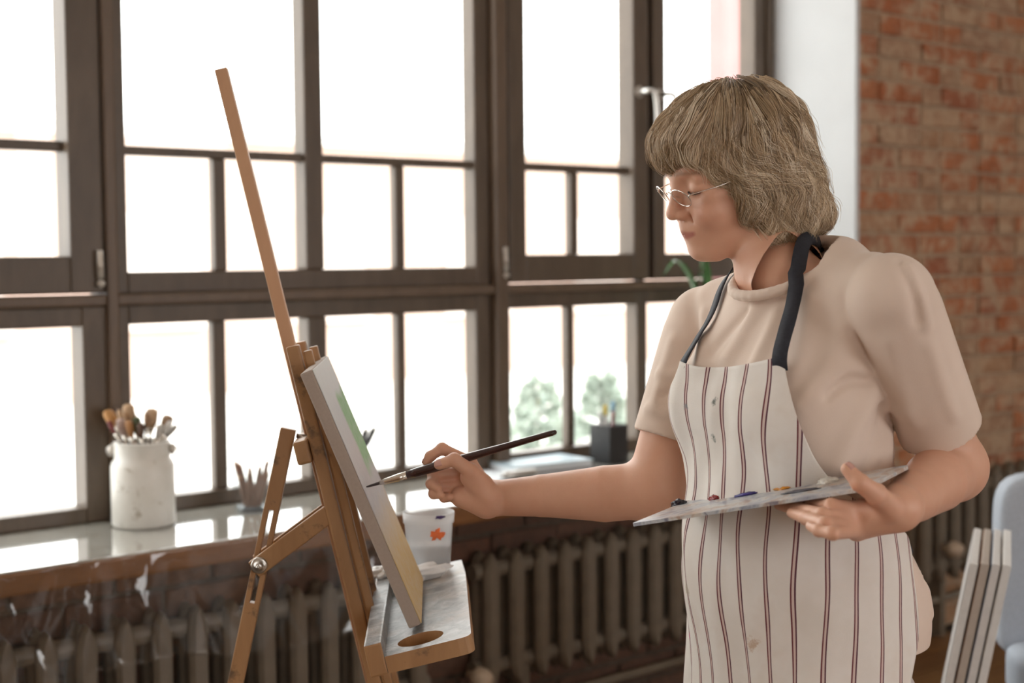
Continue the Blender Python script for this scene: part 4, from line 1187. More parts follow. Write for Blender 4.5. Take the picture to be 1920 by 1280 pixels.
# throat: tendon and hollow
g.cap(w2h(PW(1470, 455, 1.96)), w2h(PW(1424, 532, 1.955)), 1.3, 0.9, 1.5)
Vh, Qh = g.mesh()
def head_tint(V):
    base = np.tile(np.array([0.68, 0.395, 0.275]), (len(V), 1))
    ay = np.abs(V[:, 1])
    zl = -3.93 + 0.055 * ay ** 2
    lip = np.exp(-((V[:, 2] - (zl - 0.12)) / (0.70 - 0.18 * np.minimum(ay, 2.4))) ** 4) * (ay < 2.45) * (V[:, 0] > 7.3) * np.clip((2.5 - ay) / 0.5, 0, 1)
    base = base * (1 - lip[:, None]) + np.array([0.44, 0.15, 0.13]) * lip[:, None]
    br = np.exp(-((V[:, 2] - (4.55 - 0.06 * (ay - 2.6) ** 2)) / 0.32) ** 2) * (V[:, 0] > 5) * (ay > 1.1) * (ay < 4.9) * 0.75
    base = base * (1 - br[:, None]) + np.array([0.20, 0.125, 0.075]) * br[:, None]
    ck = np.exp(-((V[:, 2] + 1.2) / 2.0) ** 2 - ((ay - 4.2) / 1.8) ** 2) * (V[:, 0] > 3) * 0.3
    return base * (1 - ck[:, None]) + np.array([0.60, 0.26, 0.19]) * ck[:, None]
parts = [(h2w(Vh), Qh, head_tint(Vh))]

# ------------------------------------------------------------------ palette and held brush: where the hands go
pn, pr_, pf = PW(1184, 981, 1.87), PW(1621, 914, 1.70), PW(1264, 941, 2.015)
PE1 = unit(pr_ - pn); PE2 = pf - pn; PE2 = PE2 - PE1 * (PE2 @ PE1); PWd = np.linalg.norm(PE2); PE2 = unit(PE2)
PN = np.cross(PE1, PE2); PN = PN if PN[2] > 0 else -PN
PLn = np.linalg.norm(pr_ - pn)
CWm = WM @ CAM
def on_plane(px, py, off):
    """point on the pixel's ray at a signed height over the palette plane"""
    d = WM @ ray(px, py); return CWm + d * ((off - (CWm - pn) @ PN) / (d @ PN))
cnW, cbW = WM @ CN, WM @ cb
d = WM @ ray(687, 912.5); B0 = CWm + d * (((cbW - CWm) @ cnW + 0.0012) / (d @ cnW))
B1 = PW(1044, 809, 2.15)
BD_ = unit(B1 - B0)
def brush_at(px):
    """point of the brush axis under this pixel column"""
    lo, hi = 0.0, 1.0
    for _ in range(40):
        m = (lo + hi) / 2; q = B0 + (B1 - B0) * m; dd = WM.T @ q - CAM; x = 960 + FPX * (dd @ RV) / (dd @ fw)
        if x < px: lo = m
        else: hi = m
    return B0 + (B1 - B0) * lo
ZBr = float((WM.T @ brush_at(815) - CAM) @ fw)

# ------------------------------------------------------------------ painting arm and hand
def rh(cx, cy, dz): return PW(660 + cx / 4.174, 760 + cy / 4.174, ZBr + dz / 100)
cm = 0.01
fing_r = {
    'index': [rh(915, 440, 2.6), rh(705, 338, 2.0), rh(612, 398, 1.5), rh(582, 440, 1.25)],
    'middle': [rh(905, 520, 3.0), rh(640, 545, 2.3), rh(622, 612, 0.9), rh(672, 650, 0.2)],
    'ring': [rh(915, 610, 3.0), rh(655, 640, 2.2), rh(640, 690, 0.9), rh(690, 700, 0.2)],
    'little': [rh(930, 700, 2.6), rh(735, 715, 2.0), rh(720, 722, 1.0), rh(760, 715, 0.4)],
    'thumb': [rh(1020, 610, 0.2), rh(930, 515, -0.9), rh(800, 425, -1.55), rh(682, 462, -1.5)]}
frad = {'index': [.92, .84, .74, .62], 'middle': [.95, .86, .78, .66], 'ring': [.92, .82, .74, .62], 'little': [.84, .72, .64, .54], 'thumb': [1.45, 1.12, .95, .76]}
allp = [SR, ER, WR] + [q for v_ in fing_r.values() for q in v_]
g = Grid(np.min(allp, 0) - 0.07, np.max(allp, 0) + 0.07, 0.0018)
up = SR + (ER - SR) * 0.25
g.cap(up, ER, 0.047, 0.040, 0.02)
g.ell(ER, (0.040, 0.040, 0.041), 0.02)
f1 = ER + (WR - ER) * 0.30 + np.array([0, 0, -0.002]); f2 = ER + (WR - ER) * 0.68
g.cap(ER, f1, 0.0400, 0.0400, 0.012); g.cap(f1, f2, 0.0400, 0.0305, 0.002); g.cap(f2, WR, 0.0305, 0.0250, 0.002)
wr2 = rh(1075, 742, 1.4)
g.cap(WR, wr2, 0.0250, 0.0225, 0.008)
hand_k = 0.006
for nm in ('index', 'middle', 'ring', 'little'):
    g.cap(wr2, fing_r[nm][0], 0.0170, 0.0110, 0.010)
g.cap(rh(1050, 690, 0.4), rh(930, 560, -0.1), 0.0175, 0.0155, 0.010)
g.cap(rh(1040, 785, 1.2), rh(850, 715, 1.4), 0.0170, 0.0150, 0.010)
for nm in ('thumb', 'index', 'middle', 'ring', 'little'):
    pts = fing_r[nm]; rr_ = [q * cm for q in frad[nm]]
    for i in range(3): g.cap(pts[i], pts[i + 1], rr_[i], rr_[i + 1], 0.0020 if i else 0.006)
    for i in (1, 2): g.ell(pts[i], [rr_[i] * 1.05] * 3, 0.003)
Va, Qa = g.mesh()
parts.append((Va, Qa, np.tile([0.68, 0.395, 0.275], (len(Va), 1))))

# ------------------------------------------------------------------ palette arm and hand
def lp_(cx, cy): return 1160 + cx / 2.743, 820 + cy / 2.743
def lh(cx, cy, Z): return PW(*lp_(cx, cy), Z)
def lu(cx, cy, r): return on_plane(*lp_(cx, cy), -(r + 0.006))
LFr = {'index': [.98, .88, .80, .66], 'middle': [1.0, .90, .80, .66], 'ring': [.95, .85, .76, .62], 'little': [.85, .74, .66, .55], 'thumb': [1.5, 1.2, 1.0, .80]}
fing_l = {
    'index': [lh(1262, 372, 1.735), lu(1095, 352, .009), lu(995, 344, .008), lu(915, 338, .0066)],
    'middle': [lh(1240, 415, 1.745), lu(1050, 402, .014), lu(925, 370, .010), lu(825, 345, .0066)],
    'ring': [lh(1225, 450, 1.755), lu(1065, 448, .020), lu(965, 415, .015), lu(890, 388, .011)],
    'little': [lh(1225, 478, 1.77), lu(1100, 492, .026), lu(1030, 478, .022), lu(985, 455, .018)],
    'thumb': [lh(1400, 362, 1.745), lh(1325, 292, 1.715), lh(1240, 232, 1.705), lh(1178, 163, 1.712)]}
allp = [SL, EL, WL] + [q for v_ in fing_l.values() for q in v_]
g = Grid(np.min(allp, 0) - 0.07, np.max(allp, 0) + 0.07, 0.0021)
up = SL + (EL - SL) * 0.25
g.cap(up, EL, 0.046, 0.039, 0.02); g.ell(EL, (0.039, 0.039, 0.040), 0.02)
f1 = EL + (WL - EL) * 0.35; f2 = EL + (WL - EL) * 0.72
g.cap(EL, f1, 0.0400, 0.0395, 0.012); g.cap(f1, f2, 0.0395, 0.0315, 0.002); g.cap(f2, WL, 0.0315, 0.0255, 0.002)
for nm in ('index', 'middle', 'ring', 'little'):
    g.cap(WL, fing_l[nm][0], 0.0215, 0.0130, 0.012)
g.cap(WL, fing_l['thumb'][0], 0.020, 0.0155, 0.01)
for nm in ('thumb', 'index', 'middle', 'ring', 'little'):
    pts = fing_l[nm]; rr_ = [q * cm for q in LFr[nm]]
    for i in range(3): g.cap(pts[i], pts[i + 1], rr_[i], rr_[i + 1], 0.0020 if i else 0.006)
    for i in (1, 2): g.ell(pts[i], [rr_[i] * 1.04] * 3, 0.003)
Va, Qa = g.mesh()
parts.append((Va, Qa, np.tile([0.68, 0.395, 0.275], (len(Va), 1))))
# trunk under the clothes
g = Grid((0.12, 1.75, 0.80), (0.66, 2.28, 1.50), 0.008)
g.op(lambda p: s_torso(p, -0.020), g.lo, g.lo + 9)
g.op(lambda p: p[..., 2] - 1.40, g.lo, g.lo + 9, 0, 'i'); g.op(lambda p: 0.83 - p[..., 2], g.lo, g.lo + 9, 0, 'i')
g.cap(tw(0, 0, 1.33), SL - [0, 0, 0.006], 0.035, 0.034, 0.03); g.cap(tw(0, 0, 1.33), SR - [0, 0, 0.006], 0.035, 0.034, 0.03)
g.cap(SL, SL + (EL - SL) * 0.35, 0.036, 0.042, 0.02); g.cap(SR, SR + (ER - SR) * 0.35, 0.036, 0.041, 0.02)
g.cap(tw(0, -0.01, 1.33), NB, 0.055, 0.052, 0.03)
Va, Qa = g.mesh()
parts.append((Va, Qa, np.tile([0.68, 0.395, 0.275], (len(Va), 1))))
PV, PQ, PT_, n = [], [], [], 0
for a, b, c in parts:
    PV.append(a); PQ.append(b + n); PT_.append(c); n += len(a)
woman = fast_mesh('person', np.concatenate(PV), np.concatenate(PQ), M['skin'])
ca_ = woman.data.color_attributes.new('tint', 'FLOAT_COLOR', 'POINT')
tc4 = np.ones((n, 4), np.float32); tc4[:, :3] = np.concatenate(PT_); ca_.data.foreach_set('color', tc4.ravel())
woman.matrix_world = WROT
tag(woman, 'woman in glasses, beige tee and striped apron painting at the easel with a palette', 'person')

# ------------------------------------------------------------------ tee shirt
gs = Grid((0.10, 1.70, 0.86), (0.74, 2.32, 1.50), 0.0034)
gs.op(lambda p: -smin(-s_torso(p, 0.004), 1.444 - p[..., 2], 0.035), gs.lo, gs.lo + 9)
gs.cap(tw(0.05, -0.014, 1.374), SL + [0, 0, 0.004], 0.047, 0.052, 0.03); gs.cap(tw(-0.05, -0.014, 1.368), SR + [0, 0, 0.004], 0.047, 0.050, 0.03)
shoulders = gs.F.copy()
sle, sre = SL + (EL - SL) * 0.77, SR + (ER - SR) * 0.70
dl, dr = unit(EL - SL), unit(ER - SR)
gs.cap(SL, sle + dl * 0.05, 0.057, 0.0540, 0.006); gs.cap(SR, sre + dr * 0.05, 0.055, 0.0520, 0.006)
# armhole seams where sleeve and trunk meet
for a_s, b_s, ra_s, rb_s in ((SL, sle + dl * 0.05, 0.057, 0.0540), (SR, sre + dr * 0.05, 0.055, 0.0520)):
    sl_, p_ = gs.block(np.minimum(a_s, b_s) - 0.09, np.maximum(a_s, b_s) + 0.09)
    ds_ = s_cap(p_, a_s, b_s, ra_s, rb_s); dt_ = shoulders[sl_]
    gs.F[sl_] += (0.0042 * np.exp(-((dt_ - ds_) / 0.0055) ** 2)).astype(np.float32)
# shirt tail flaring out behind the apron
gs.ell(tw(0.062, -0.062, 0.935), (0.078, 0.078, 0.10), 0.05)
def cutter(c, dn, rad):
    def f(p):
        q = p - c.astype(np.float32); h = q @ dn.astype(np.float32); rr_ = np.sqrt(np.maximum((q ** 2).sum(-1) - h * h, 0)); return np.maximum(rr_ - rad, -h)
    return f
for c, dn in ((sle, dl), (sre, dr)):
    gs.op(cutter(c, dn, 0.075), c - 0.13, c + 0.13, 0, 's')
# creases: (start, end, width, height) on the cloth, as pixels with depth
def surf(px, py):
    """first hit of the pixel's ray with the cloth"""
    Zs = np.arange(1.55, 2.35, 0.002); pts = np.array([PW(px, py, q) for q in Zs]); v_ = flat.sample(pts)
    k_ = int(np.argmax(v_ < 0)) if (v_ < 0).any() else len(Zs) // 2
    return pts[k_]
flat = Grid(gs.lo, gs.lo + (gs.n - 1) * gs.h, gs.h); flat.F = gs.F.copy(); flat.n = gs.n
def crease(pix, wd, am):
    pp_ = smooth_path([(x_, y_, 0) for x_, y_ in pix], 7); q_ = [surf(x_, y_) for x_, y_, _ in pp_]
    lo, hi = np.min(q_, 0) - 3 * wd, np.max(q_, 0) + 3 * wd
    def f(p):
        d_ = None
        for i in range(6):
            e_ = s_cap(p, q_[i], q_[i + 1], 0, 0); d_ = e_ if d_ is None else np.minimum(d_, e_)
        return -am * np.exp(-(d_ / wd) ** 2)
    gs.op(f, lo, hi, 0, 'add')
for pix, wd, am in (
        ([(1632, 700), (1590, 690), (1545, 712), (1500, 760)], 0.010, 0.0045), ([(1630, 712), (1590, 712), (1550, 740)], 0.007, -0.0045),
        ([(1640, 730), (1610, 790), (1570, 870)], 0.013, 0.0050), ([(1655, 770), (1640, 840), (1610, 900)], 0.010, -0.0035),
        ([(1665, 820), (1662, 890), (1650, 960)], 0.009, 0.0050), ([(1590, 600), (1560, 680), (1520, 740)], 0.014, 0.0040),
        ([(1520, 560), (1505, 640), (1490, 700)], 0.012, 0.0035), ([(1420, 575), (1395, 625), (1365, 672)], 0.011, 0.0050), ([(1455, 590), (1435, 640), (1415, 680)], 0.009, 0.0040), ([(1400, 585), (1368, 620), (1335, 660)], 0.008, -0.0035),
        ([(1322, 590), (1318, 640), (1310, 690)], 0.010, 0.0040), ([(1700, 500), (1728, 560), (1738, 610)], 0.007, 0.0045), ([(1690, 490), (1712, 545), (1722, 600)], 0.007, -0.0035),
        ([(1668, 640), (1690, 720), (1712, 790)], 0.011, 0.0035), ([(1652, 745), (1680, 772), (1700, 770)], 0.008, 0.0050), ([(1650, 760), (1672, 795)], 0.006, -0.0040), ([(1745, 650), (1770, 730), (1790, 780)], 0.009, 0.0030),
        ([(1262, 640), (1245, 700), (1228, 760)], 0.010, 0.0035), ([(1288, 690), (1262, 702), (1238, 700)], 0.007, 0.0045), ([(1290, 715), (1265, 735), (1240, 742)], 0.006, -0.0035), ([(1282, 770), (1250, 775), (1215, 765)], 0.008, 0.0030),
        ([(1722, 1030), (1735, 1090), (1745, 1150)], 0.007, 0.0040), ([(1735, 1030), (1752, 1100)], 0.006, -0.0030)):
    crease(pix, wd, am * 1.5)
for c, dn, r0_ in ((sle, dl, 0.0462), (sre, dr, 0.0442)):
    gs.cap(c - dn * 0.035, c + dn * 0.05, r0_, r0_, 0.0, 's')
gs.op(lambda p: 0.915 + 0.010 * np.sin(9 * p[..., 0]) - p[..., 2], gs.lo, gs.lo + 9, 0, 'i')
# neck opening
cf, cbk = tw(0, 0.098, 1.368), tw(0, -0.040, 1.438); cml = (cf + cbk) / 2
cn_ = unit(np.cross(cbk - cf, [TLf[0], TLf[1], 0])); cn_ = cn_ if cn_[2] > 0 else -cn_
cv_ = unit(cbk - cf); ca2 = np.linalg.norm(cbk - cf) / 2
def neck_hole(p):
    q = p - cml.astype(np.float32); h = q @ cn_.astype(np.float32); v_ = q @ cv_.astype(np.float32); u_ = q[..., 0] * TLf[0] + q[..., 1] * TLf[1]
    return np.maximum((np.sqrt((v_ / ca2) ** 2 + (u_ / 0.071) ** 2) - 1) * 0.075, -h - 0.015)
gs.op(neck_hole, cml - 0.16, cml + 0.16, 0.004, 's')
lu3 = np.array([TLf[0], TLf[1], 0])
loop = [cml + cv_ * ca2 * math.cos(a) + lu3 * 0.071 * math.sin(a) for a in np.linspace(0, 2 * math.pi, 37)]
for i in range(36): gs.cap(loop[i] - cn_ * 0.002, loop[i + 1] - cn_ * 0.002, 0.0068, 0.0068, 0.004)
Vs, Qs = gs.mesh()
tee = fast_mesh('tee_shirt', Vs, Qs, M['tee'], woman); tee['label'] = 'beige short sleeved cotton tee'

# ------------------------------------------------------------------ apron
phz = np.array([0.35, 0.60, 0.85, 0.93, 1.02, 1.05, 1.08, 1.11, 1.145, 1.19, 1.24, 1.30])
pha = np.radians([78, 86, 99, 107, 118, 120, 96, 72, 56, 48, 42.5, 37.5])
na, nz_ = 150, 190
ZA = np.linspace(0.42, 1.296, nz_); fr_ = np.linspace(-1, 1, na)
hw = np.interp(ZA, phz, pha); hw = np.convolve(np.pad(hw, 7, mode='edge'), np.ones(15) / 15, 'valid')
PH = fr_[:, None] * hw[None, :]
_top = np.clip((ZA - 1.15) / 0.14, 0, 1)[None, :]
PH = PH * np.where(fr_[:, None] < 0, 1 - 0.24 * _top, 1)
Zg = np.broadcast_to(ZA, PH.shape).copy()
Zg = Zg - (1 - np.abs(fr_[:, None]) ** 2) * 0.012 * np.clip((Zg - 1.2) / 0.096, 0, 1)
Zg = Zg - 0.016 * np.clip((1 - fr_[:, None]) / 2, 0, 1) * np.clip((Zg - 1.15) / 0.14, 0, 1)
rs = np.linspace(0.06, 0.34, 150)
du = np.sin(PH)[..., None] * rs; dv = np.cos(PH)[..., None] * rs
PP = np.stack([TC[0] + du * TLf[0] + dv * TF[0], TC[1] + du * TLf[1] + dv * TF[1], np.broadcast_to(Zg[..., None], du.shape)], -1).astype(np.float32)
SD = s_torso(PP, 0.004)
ins = SD < 0
last = (ins.shape[-1] - 1) - np.argmax(ins[..., ::-1], axis=-1)
last = np.clip(last, 0, len(rs) - 2)
a_ = np.take_along_axis(SD, last[..., None], -1)[..., 0]; b_ = np.take_along_axis(SD, last[..., None] + 1, -1)[..., 0]
Rg = rs[last] + (rs[1] - rs[0]) * np.clip(-a_ / (b_ - a_ + 1e-9), 0, 1)
# taut over hollows, then hanging folds
for _ in range(3):
    Rp = np.pad(Rg, ((0, 0), (6, 6)), mode='edge'); Rm = sum(Rp[:, i:i + nz_] for i in range(13)) / 13
    Rg = np.maximum(Rg, Rm)
low = np.clip((1.02 - Zg) / 0.25, 0, 1)
bib = np.clip((Zg - 1.10) / 0.1, 0, 1)
Rg = Rg + 0.0075 + low * (0.005 + 0.005 * np.sin(6.0 * PH + 2.2 * Zg + 1.0) + 0.0035 * np.sin(13 * PH - 5 * Zg)) + bib * 0.0022 * (1 + np.sin(14 * PH + 9 * np.sin(9 * Zg))) \
     + 0.0022 * (1 + np.sin(40 * Zg + 7 * PH)) * np.exp(-((Zg - 1.05) / 0.09) ** 2)
FN = np.array([[mnoise.noise(Vector((PH[i, j] * 2.6, Zg[i, j] * 4.5 + 0.8 * PH[i, j], 3.1))) + 0.5 * mnoise.noise(Vector((PH[i, j] * 7, Zg[i, j] * 10 - 2 * PH[i, j], 7.7))) for j in range(nz_)] for i in range(na)])
Rg = Rg + 0.0045 * (FN + 0.6) + 0.006 * low * np.clip(-PH - 0.2, 0, 1) * (1 + np.sin(15 * PH + 6 * Zg))
GA = np.stack([TC[0] + np.sin(PH) * Rg * TLf[0] + np.cos(PH) * Rg * TF[0], TC[1] + np.sin(PH) * Rg * TLf[1] + np.cos(PH) * Rg * TF[1], Zg], -1)
va_, fa_ = sheet(GA, 0.0016)
apron = mk('apron', va_, fa_, M['apron'], woman, True)
apron['label'] = 'off-white apron with dark red double stripes and paint spots'
ul = apron.data.uv_layers.new(name='UVMap')
wig = 0.004 * np.sin(17 * Zg + 3 * PH) * bib + 0.003 * np.sin(11 * Zg + 5 * PH) + 0.006 * FN
uvv = np.stack([PH * 0.150 + wig, Zg], -1).reshape(-1, 2); uvv = np.concatenate([uvv, uvv])
li = np.zeros(len(apron.data.loops), np.int32); apron.data.loops.foreach_get('vertex_index', li)
ul.data.foreach_set('uv', uvv[li].astype(np.float32).ravel())

def ribbon(pts, width, n, off, solid, parent, name, mat, taut=False):
    """a strap laid on the cloth or skin"""
    p = smooth_path(pts, n)
    for _ in range(4):
        dd = solid(p); e = 0.003
        gr = np.stack([solid(p + x) - solid(p - x) for x in np.eye(3) * e], -1); gr /= np.linalg.norm(gr, axis=-1, keepdims=True) + 1e-9
        p = p - gr * (np.minimum(dd - off, 0) if taut else dd - off)[:, None]
    for _ in range(4): p[1:-1] = (p[:-2] + 2 * p[1:-1] + p[2:]) / 4
    for _ in range(3):
        dd = solid(p); gr = np.stack([solid(p + x) - solid(p - x) for x in np.eye(3) * 0.006], -1); gr /= np.linalg.norm(gr, axis=-1, keepdims=True) + 1e-9
        p = p - gr * np.minimum(dd - off, 0)[:, None]
    tg = np.gradient(p, axis=0); tg /= np.linalg.norm(tg, axis=1)[:, None]
    gp = np.pad(gr, ((6, 6), (0, 0)), mode='edge'); gr = sum(gp[i:i + len(p)] for i in range(13)); gr /= np.linalg.norm(gr, axis=-1, keepdims=True) + 1e-9
    s_ = np.cross(tg, gr); s_ /= np.linalg.norm(s_, axis=1)[:, None]
    return mk(name, *sheet(np.stack([p - s_ * width / 2, p, p + s_ * width / 2], 1), 0.0014), mat, parent, True)
def solid_neck(p):
    return np.minimum(gs.sample(p), s_cap(p.astype(np.float32), h2w(n_up), NB, 0.053, 0.056))
cL = GA[-4, -2]; cR = GA[3, -2]
NA = NB + (h2w(n_up) - NB) * 0.30; F3 = np.array([TF[0], TF[1], 0]); L3 = np.array([TLf[0], TLf[1], 0])
ribbon([cL + [0, 0, -0.012], cL + [0, 0, 0.012], PW(1489, 560, 1.895), PW(1507, 450, 1.955), NA + L3 * 0.030 - F3 * 0.052 + [0, 0, 0.008], NA - F3 * 0.062 + [0, 0, 0.010]], 0.0195, 44, 0.0058, solid_neck, apron, 'neck_strap', M['ribbon'], True)
ribbon([cR + [0.006, 0.006, -0.004], cR + [0.006, 0.002, 0.010], PW(1345, 580, 2.045), PW(1378, 510, 2.065), NA - L3 * 0.050 - F3 * 0.030 + [0, 0, 0.004], NA - F3 * 0.062 + [0, 0, 0.010]], 0.0195, 44, 0.0058, solid_neck, apron, 'neck_strap', M['ribbon'], True)
wp = []
for a in np.linspace(math.radians(117), math.radians(243), 30):
    r_ = 0.02
    for r_ in np.linspace(0.30, 0.10, 120):
        q = np.array([tw(math.sin(a) * r_, math.cos(a) * r_, 1.045 - 0.006 * math.sin(a))]).astype(np.float32)
        if s_torso(q, 0.004)[0] < 0.004: break
    wp.append(q[0].astype(float))
ribbon(wp, 0.020, 60, 0.003, gs.sample, apron, 'waist_tie', M['ribbon'])

# ------------------------------------------------------------------ trousers and shoes (mostly below the frame)
gt = Grid((0.12, 1.74, 0.02), (0.66, 2.28, 0.95), 0.010)
gt.op(lambda p: np.maximum(s_torso(p, -0.012), 0.74 - p[..., 2]), gt.lo, gt.lo + 9)
for sg in (-1, 1):
    gt.cap(tw(0.095 * sg, 0.0, 0.80), tw(0.10 * sg, 0.01, 0.45), 0.098, 0.068, 0.05); gt.cap(tw(0.10 * sg, 0.01, 0.45), tw(0.10 * sg, -0.01, 0.09), 0.068, 0.055, 0.03)
gt.op(lambda p: p[..., 2] - 0.925, gt.lo, gt.lo + 9, 0, 'i'); gt.op(lambda p: 0.055 - p[..., 2], gt.lo, gt.lo + 9, 0, 'i')
fast_mesh('trousers', *gt.mesh(), M['trousers'], woman)
for sg in (-1, 1):
    g = Grid((0.05, 1.6, -0.01), (0.75, 2.4, 0.14), 0.006)
    a, b = tw(0.10 * sg, -0.05, 0.045), tw(0.11 * sg, 0.15, 0.032)
    g.cap(a, b, 0.043, 0.036, 0.0); g.cap(tw(0.10 * sg, -0.02, 0.06), tw(0.10 * sg, -0.01, 0.10), 0.045, 0.042, 0.03)
    g.op(lambda p: 0.002 - p[..., 2], g.lo, g.lo + 9, 0, 'i')
    fast_mesh('shoe', *g.mesh(), M['shoe'], woman)

# ------------------------------------------------------------------ eyes, lashes, nails
for sg in (-1, 1):
    v_, f_ = lathe((0, 0, 0), [(0.0, -1.22)] + [(1.22 * math.sin(a), -1.22 * math.cos(a)) for a in np.linspace(0.15, math.pi - 0.15, 14)] + [(0.0, 1.22)], 24)
    mk('eye', h2w(v_ + np.array([6.95, 3.1 * sg, 2.2])), f_, M['eyewhite'], woman, True)
    ls = smooth_path([(8.15, 1.85 * sg, 1.75), (8.36, 2.7 * sg, 1.58), (8.16, 3.7 * sg, 1.58), (7.62, 4.45 * sg, 1.75)], 20)
    mk('eyelash', *tube(h2w(ls), [0.0005] + [0.0013] * 18 + [0.0006], 6), M['lash'], woman, True)
def nail(tip, prev, r, nrm, parent):
    d_ = unit(tip - prev); nrm = unit(nrm - d_ * (nrm @ d_)); s_ = np.cross(d_, nrm)
    G_ = np.zeros((9, 7, 3))
    for i in range(9):
        for j in range(7):
            a = (j - 3) / 3 * 0.85; x = (i - 4) / 4
            rr2 = r * 1.04 * (1 - 0.10 * max(0, x)); G_[i, j] = tip + d_ * (x * r * 0.75 - r * 0.05) + (nrm * math.cos(a) + s_ * math.sin(a)) * rr2 - nrm * 0.10 * r * x * x
    mk('nail', *sheet(G_, 0.0007), M['nail'], parent, True)
cdir = np.array([0, -1.0, 0])
nail(fing_r['thumb'][3], fing_r['thumb'][2], frad['thumb'][3] * cm, np.array([-0.1, -0.75, 0.6]), woman)
nail(fing_r['index'][3], fing_r['index'][2], frad['index'][3] * cm, np.array([-0.9, 0.1, 0.35]), woman)
nail(fing_l['thumb'][3], fing_l['thumb'][2], LFr['thumb'][3] * cm, np.array([0.75, -0.55, 0.3]), woman)

# ------------------------------------------------------------------ hair: a shaped mass with strands laid along it
gh = Grid((-16, -13, -14), (14, 13, 18), 0.32)
gh.ell((-1.8, 0, 4.9), (9.0, 8.5, 9.0))
gh.ell((2.6, 0, 8.0), (6.2, 7.0, 5.3), 2.0)
gh.ell((7.2, 0.0, 8.2), (2.7, 5.6, 2.5), 1.6)
gh.ell((8.1, 0.3, 6.6), (1.6, 4.6, 1.4), 1.0)
gh.ell((-5.4, 0, -2.0), (5.2, 8.2, 7.0), 2.0)
for sg in (-1, 1):
    gh.ell((-0.9, 6.4 * sg, 0.6), (4.6, 2.6, 5.6), 1.5); gh.ell((-2.4, 6.3 * sg, -4.2), (4.3, 2.7, 4.6), 1.5)
gh.ell((-8.1, 0, -5.8), (2.7, 6.6, 2.9), 1.2)
gh.op(lambda p: s_ell(p, (10.5, 0, -2.6), (7.2, 7.6, 7.7)), gh.lo, gh.lo + 99, 0.8, 's')          # face
gh.op(lambda p: s_cap(p, (5.5, 0, -5), (3.5, 0, -16), 4.2, 5.0), gh.lo, gh.lo + 99, 0.8, 's')       # throat
gh.op(lambda p: -9.0 + 0.35 * np.sin(1.7 * p[..., 0] + 1.1 * p[..., 1]) - p[..., 2], gh.lo, gh.lo + 99, 0, 'i')
for sg in (-1, 1): gh.ell((3.3, 5.7 * sg, 4.6), (2.3, 1.7, 2.6), 1.0)
def lockfield(p):
    # soft grooves running with the hair
    x, y, z = p[..., 0], p[..., 1], p[..., 2]
    a = np.arctan2(x + 2.0, np.abs(y) + 2.0)
    return 0.34 * np.sin(11 * a + 0.5 * z + 1.4 * np.sin(0.55 * z + y * 0.3)) + 0.08 * np.sin(25 * a - 0.9 * z)
gh.op(lockfield, gh.lo, gh.lo + 99, 0, 'add')
gh.F += 0.30
Vh2, Qh2 = gh.mesh()
hair = fast_mesh('hair', h2w(Vh2), Qh2, M['hairmass'], woman); hair['label'] = 'chin length wavy ash blond hair with bangs'
gh.F -= 0.30
# strands
rg = np.random.default_rng(11)
crown = np.array([-3.0, -1.0, 13.6])
NC, PERC, NS = 700, 30, 26
src = Vh2[rg.permutation(len(Vh2))]
w_ok = (src[:, 2] > -8.6) & ~((src[:, 0] > 6.5) & (src[:, 2] < 7.0))
src = src[w_ok][:NC]
def flow(p, ph, s_):
    x, y, z = p[:, 0], p[:, 1], p[:, 2]
    away = p - crown; away /= np.linalg.norm(away, axis=1, keepdims=True) + 1e-6
    down = np.tile([0.0, 0, -1.0], (len(p), 1))
    top = np.clip((z - 6) / 5, 0, 1)[:, None]; side = np.clip((np.abs(y) - 3.5) / 3, 0, 1)[:, None] * np.clip((9 - z) / 6, 0, 1)[:, None]
    d = away * top * 1.3 + down * (1 - 0.6 * top)
    d[:, 0] += (side[:, 0] * np.where(z > -1, -0.75, 0.05)) + np.where((x > 4) & (z > 5), 0.25, 0)
    return d
def trace(p, ph, h, ns, step, amp):
    out = [p]
    p = p.copy()
    n_ = gh.grad(p); p -= n_ * (gh.sample(p) - h)[:, None]; out = [p.copy()]
    for s_ in range(ns - 1):
        n_ = gh.grad(p); d = flow(p, ph, s_); d -= n_ * (d * n_).sum(1, keepdims=True); d /= np.linalg.norm(d, axis=1, keepdims=True) + 1e-6
        b_ = np.cross(n_, d); d = d + b_ * (amp * np.clip((11.5 - p[:, 2]) / 9, 0.12, 1) * np.sin(ph + 0.44 * s_))[:, None]
        p = p + d * step; p -= gh.grad(p) * ((gh.sample(p) - h) * np.where(p[:, 2] < -7.6, 0.0, 0.8))[:, None]
        out.append(p.copy())
    return np.stack(out, 1)
phc = 0.55 * (13 - src[:, 2]) + 1.1 * np.sin(0.45 * src[:, 0] + 0.3) + rg.normal(0, 0.30, NC); lenc = (0.42 + 0.34 * rg.random(NC)) * np.clip((src[:, 2] + 10.5) / 9, 0.12, 1)
root = np.repeat(src, PERC, 0) + rg.normal(0, 0.34, (NC * PERC, 3))
ph = np.repeat(phc, PERC) + rg.normal(0, 0.16, NC * PERC)
hgt = 0.05 + 0.42 * rg.random(NC * PERC) ** 2
amp = np.repeat(0.55 + 0.45 * rg.random(NC), PERC)
S = trace(root, ph, hgt, NS, np.repeat(lenc, PERC)[:, None] * 0.9, amp)
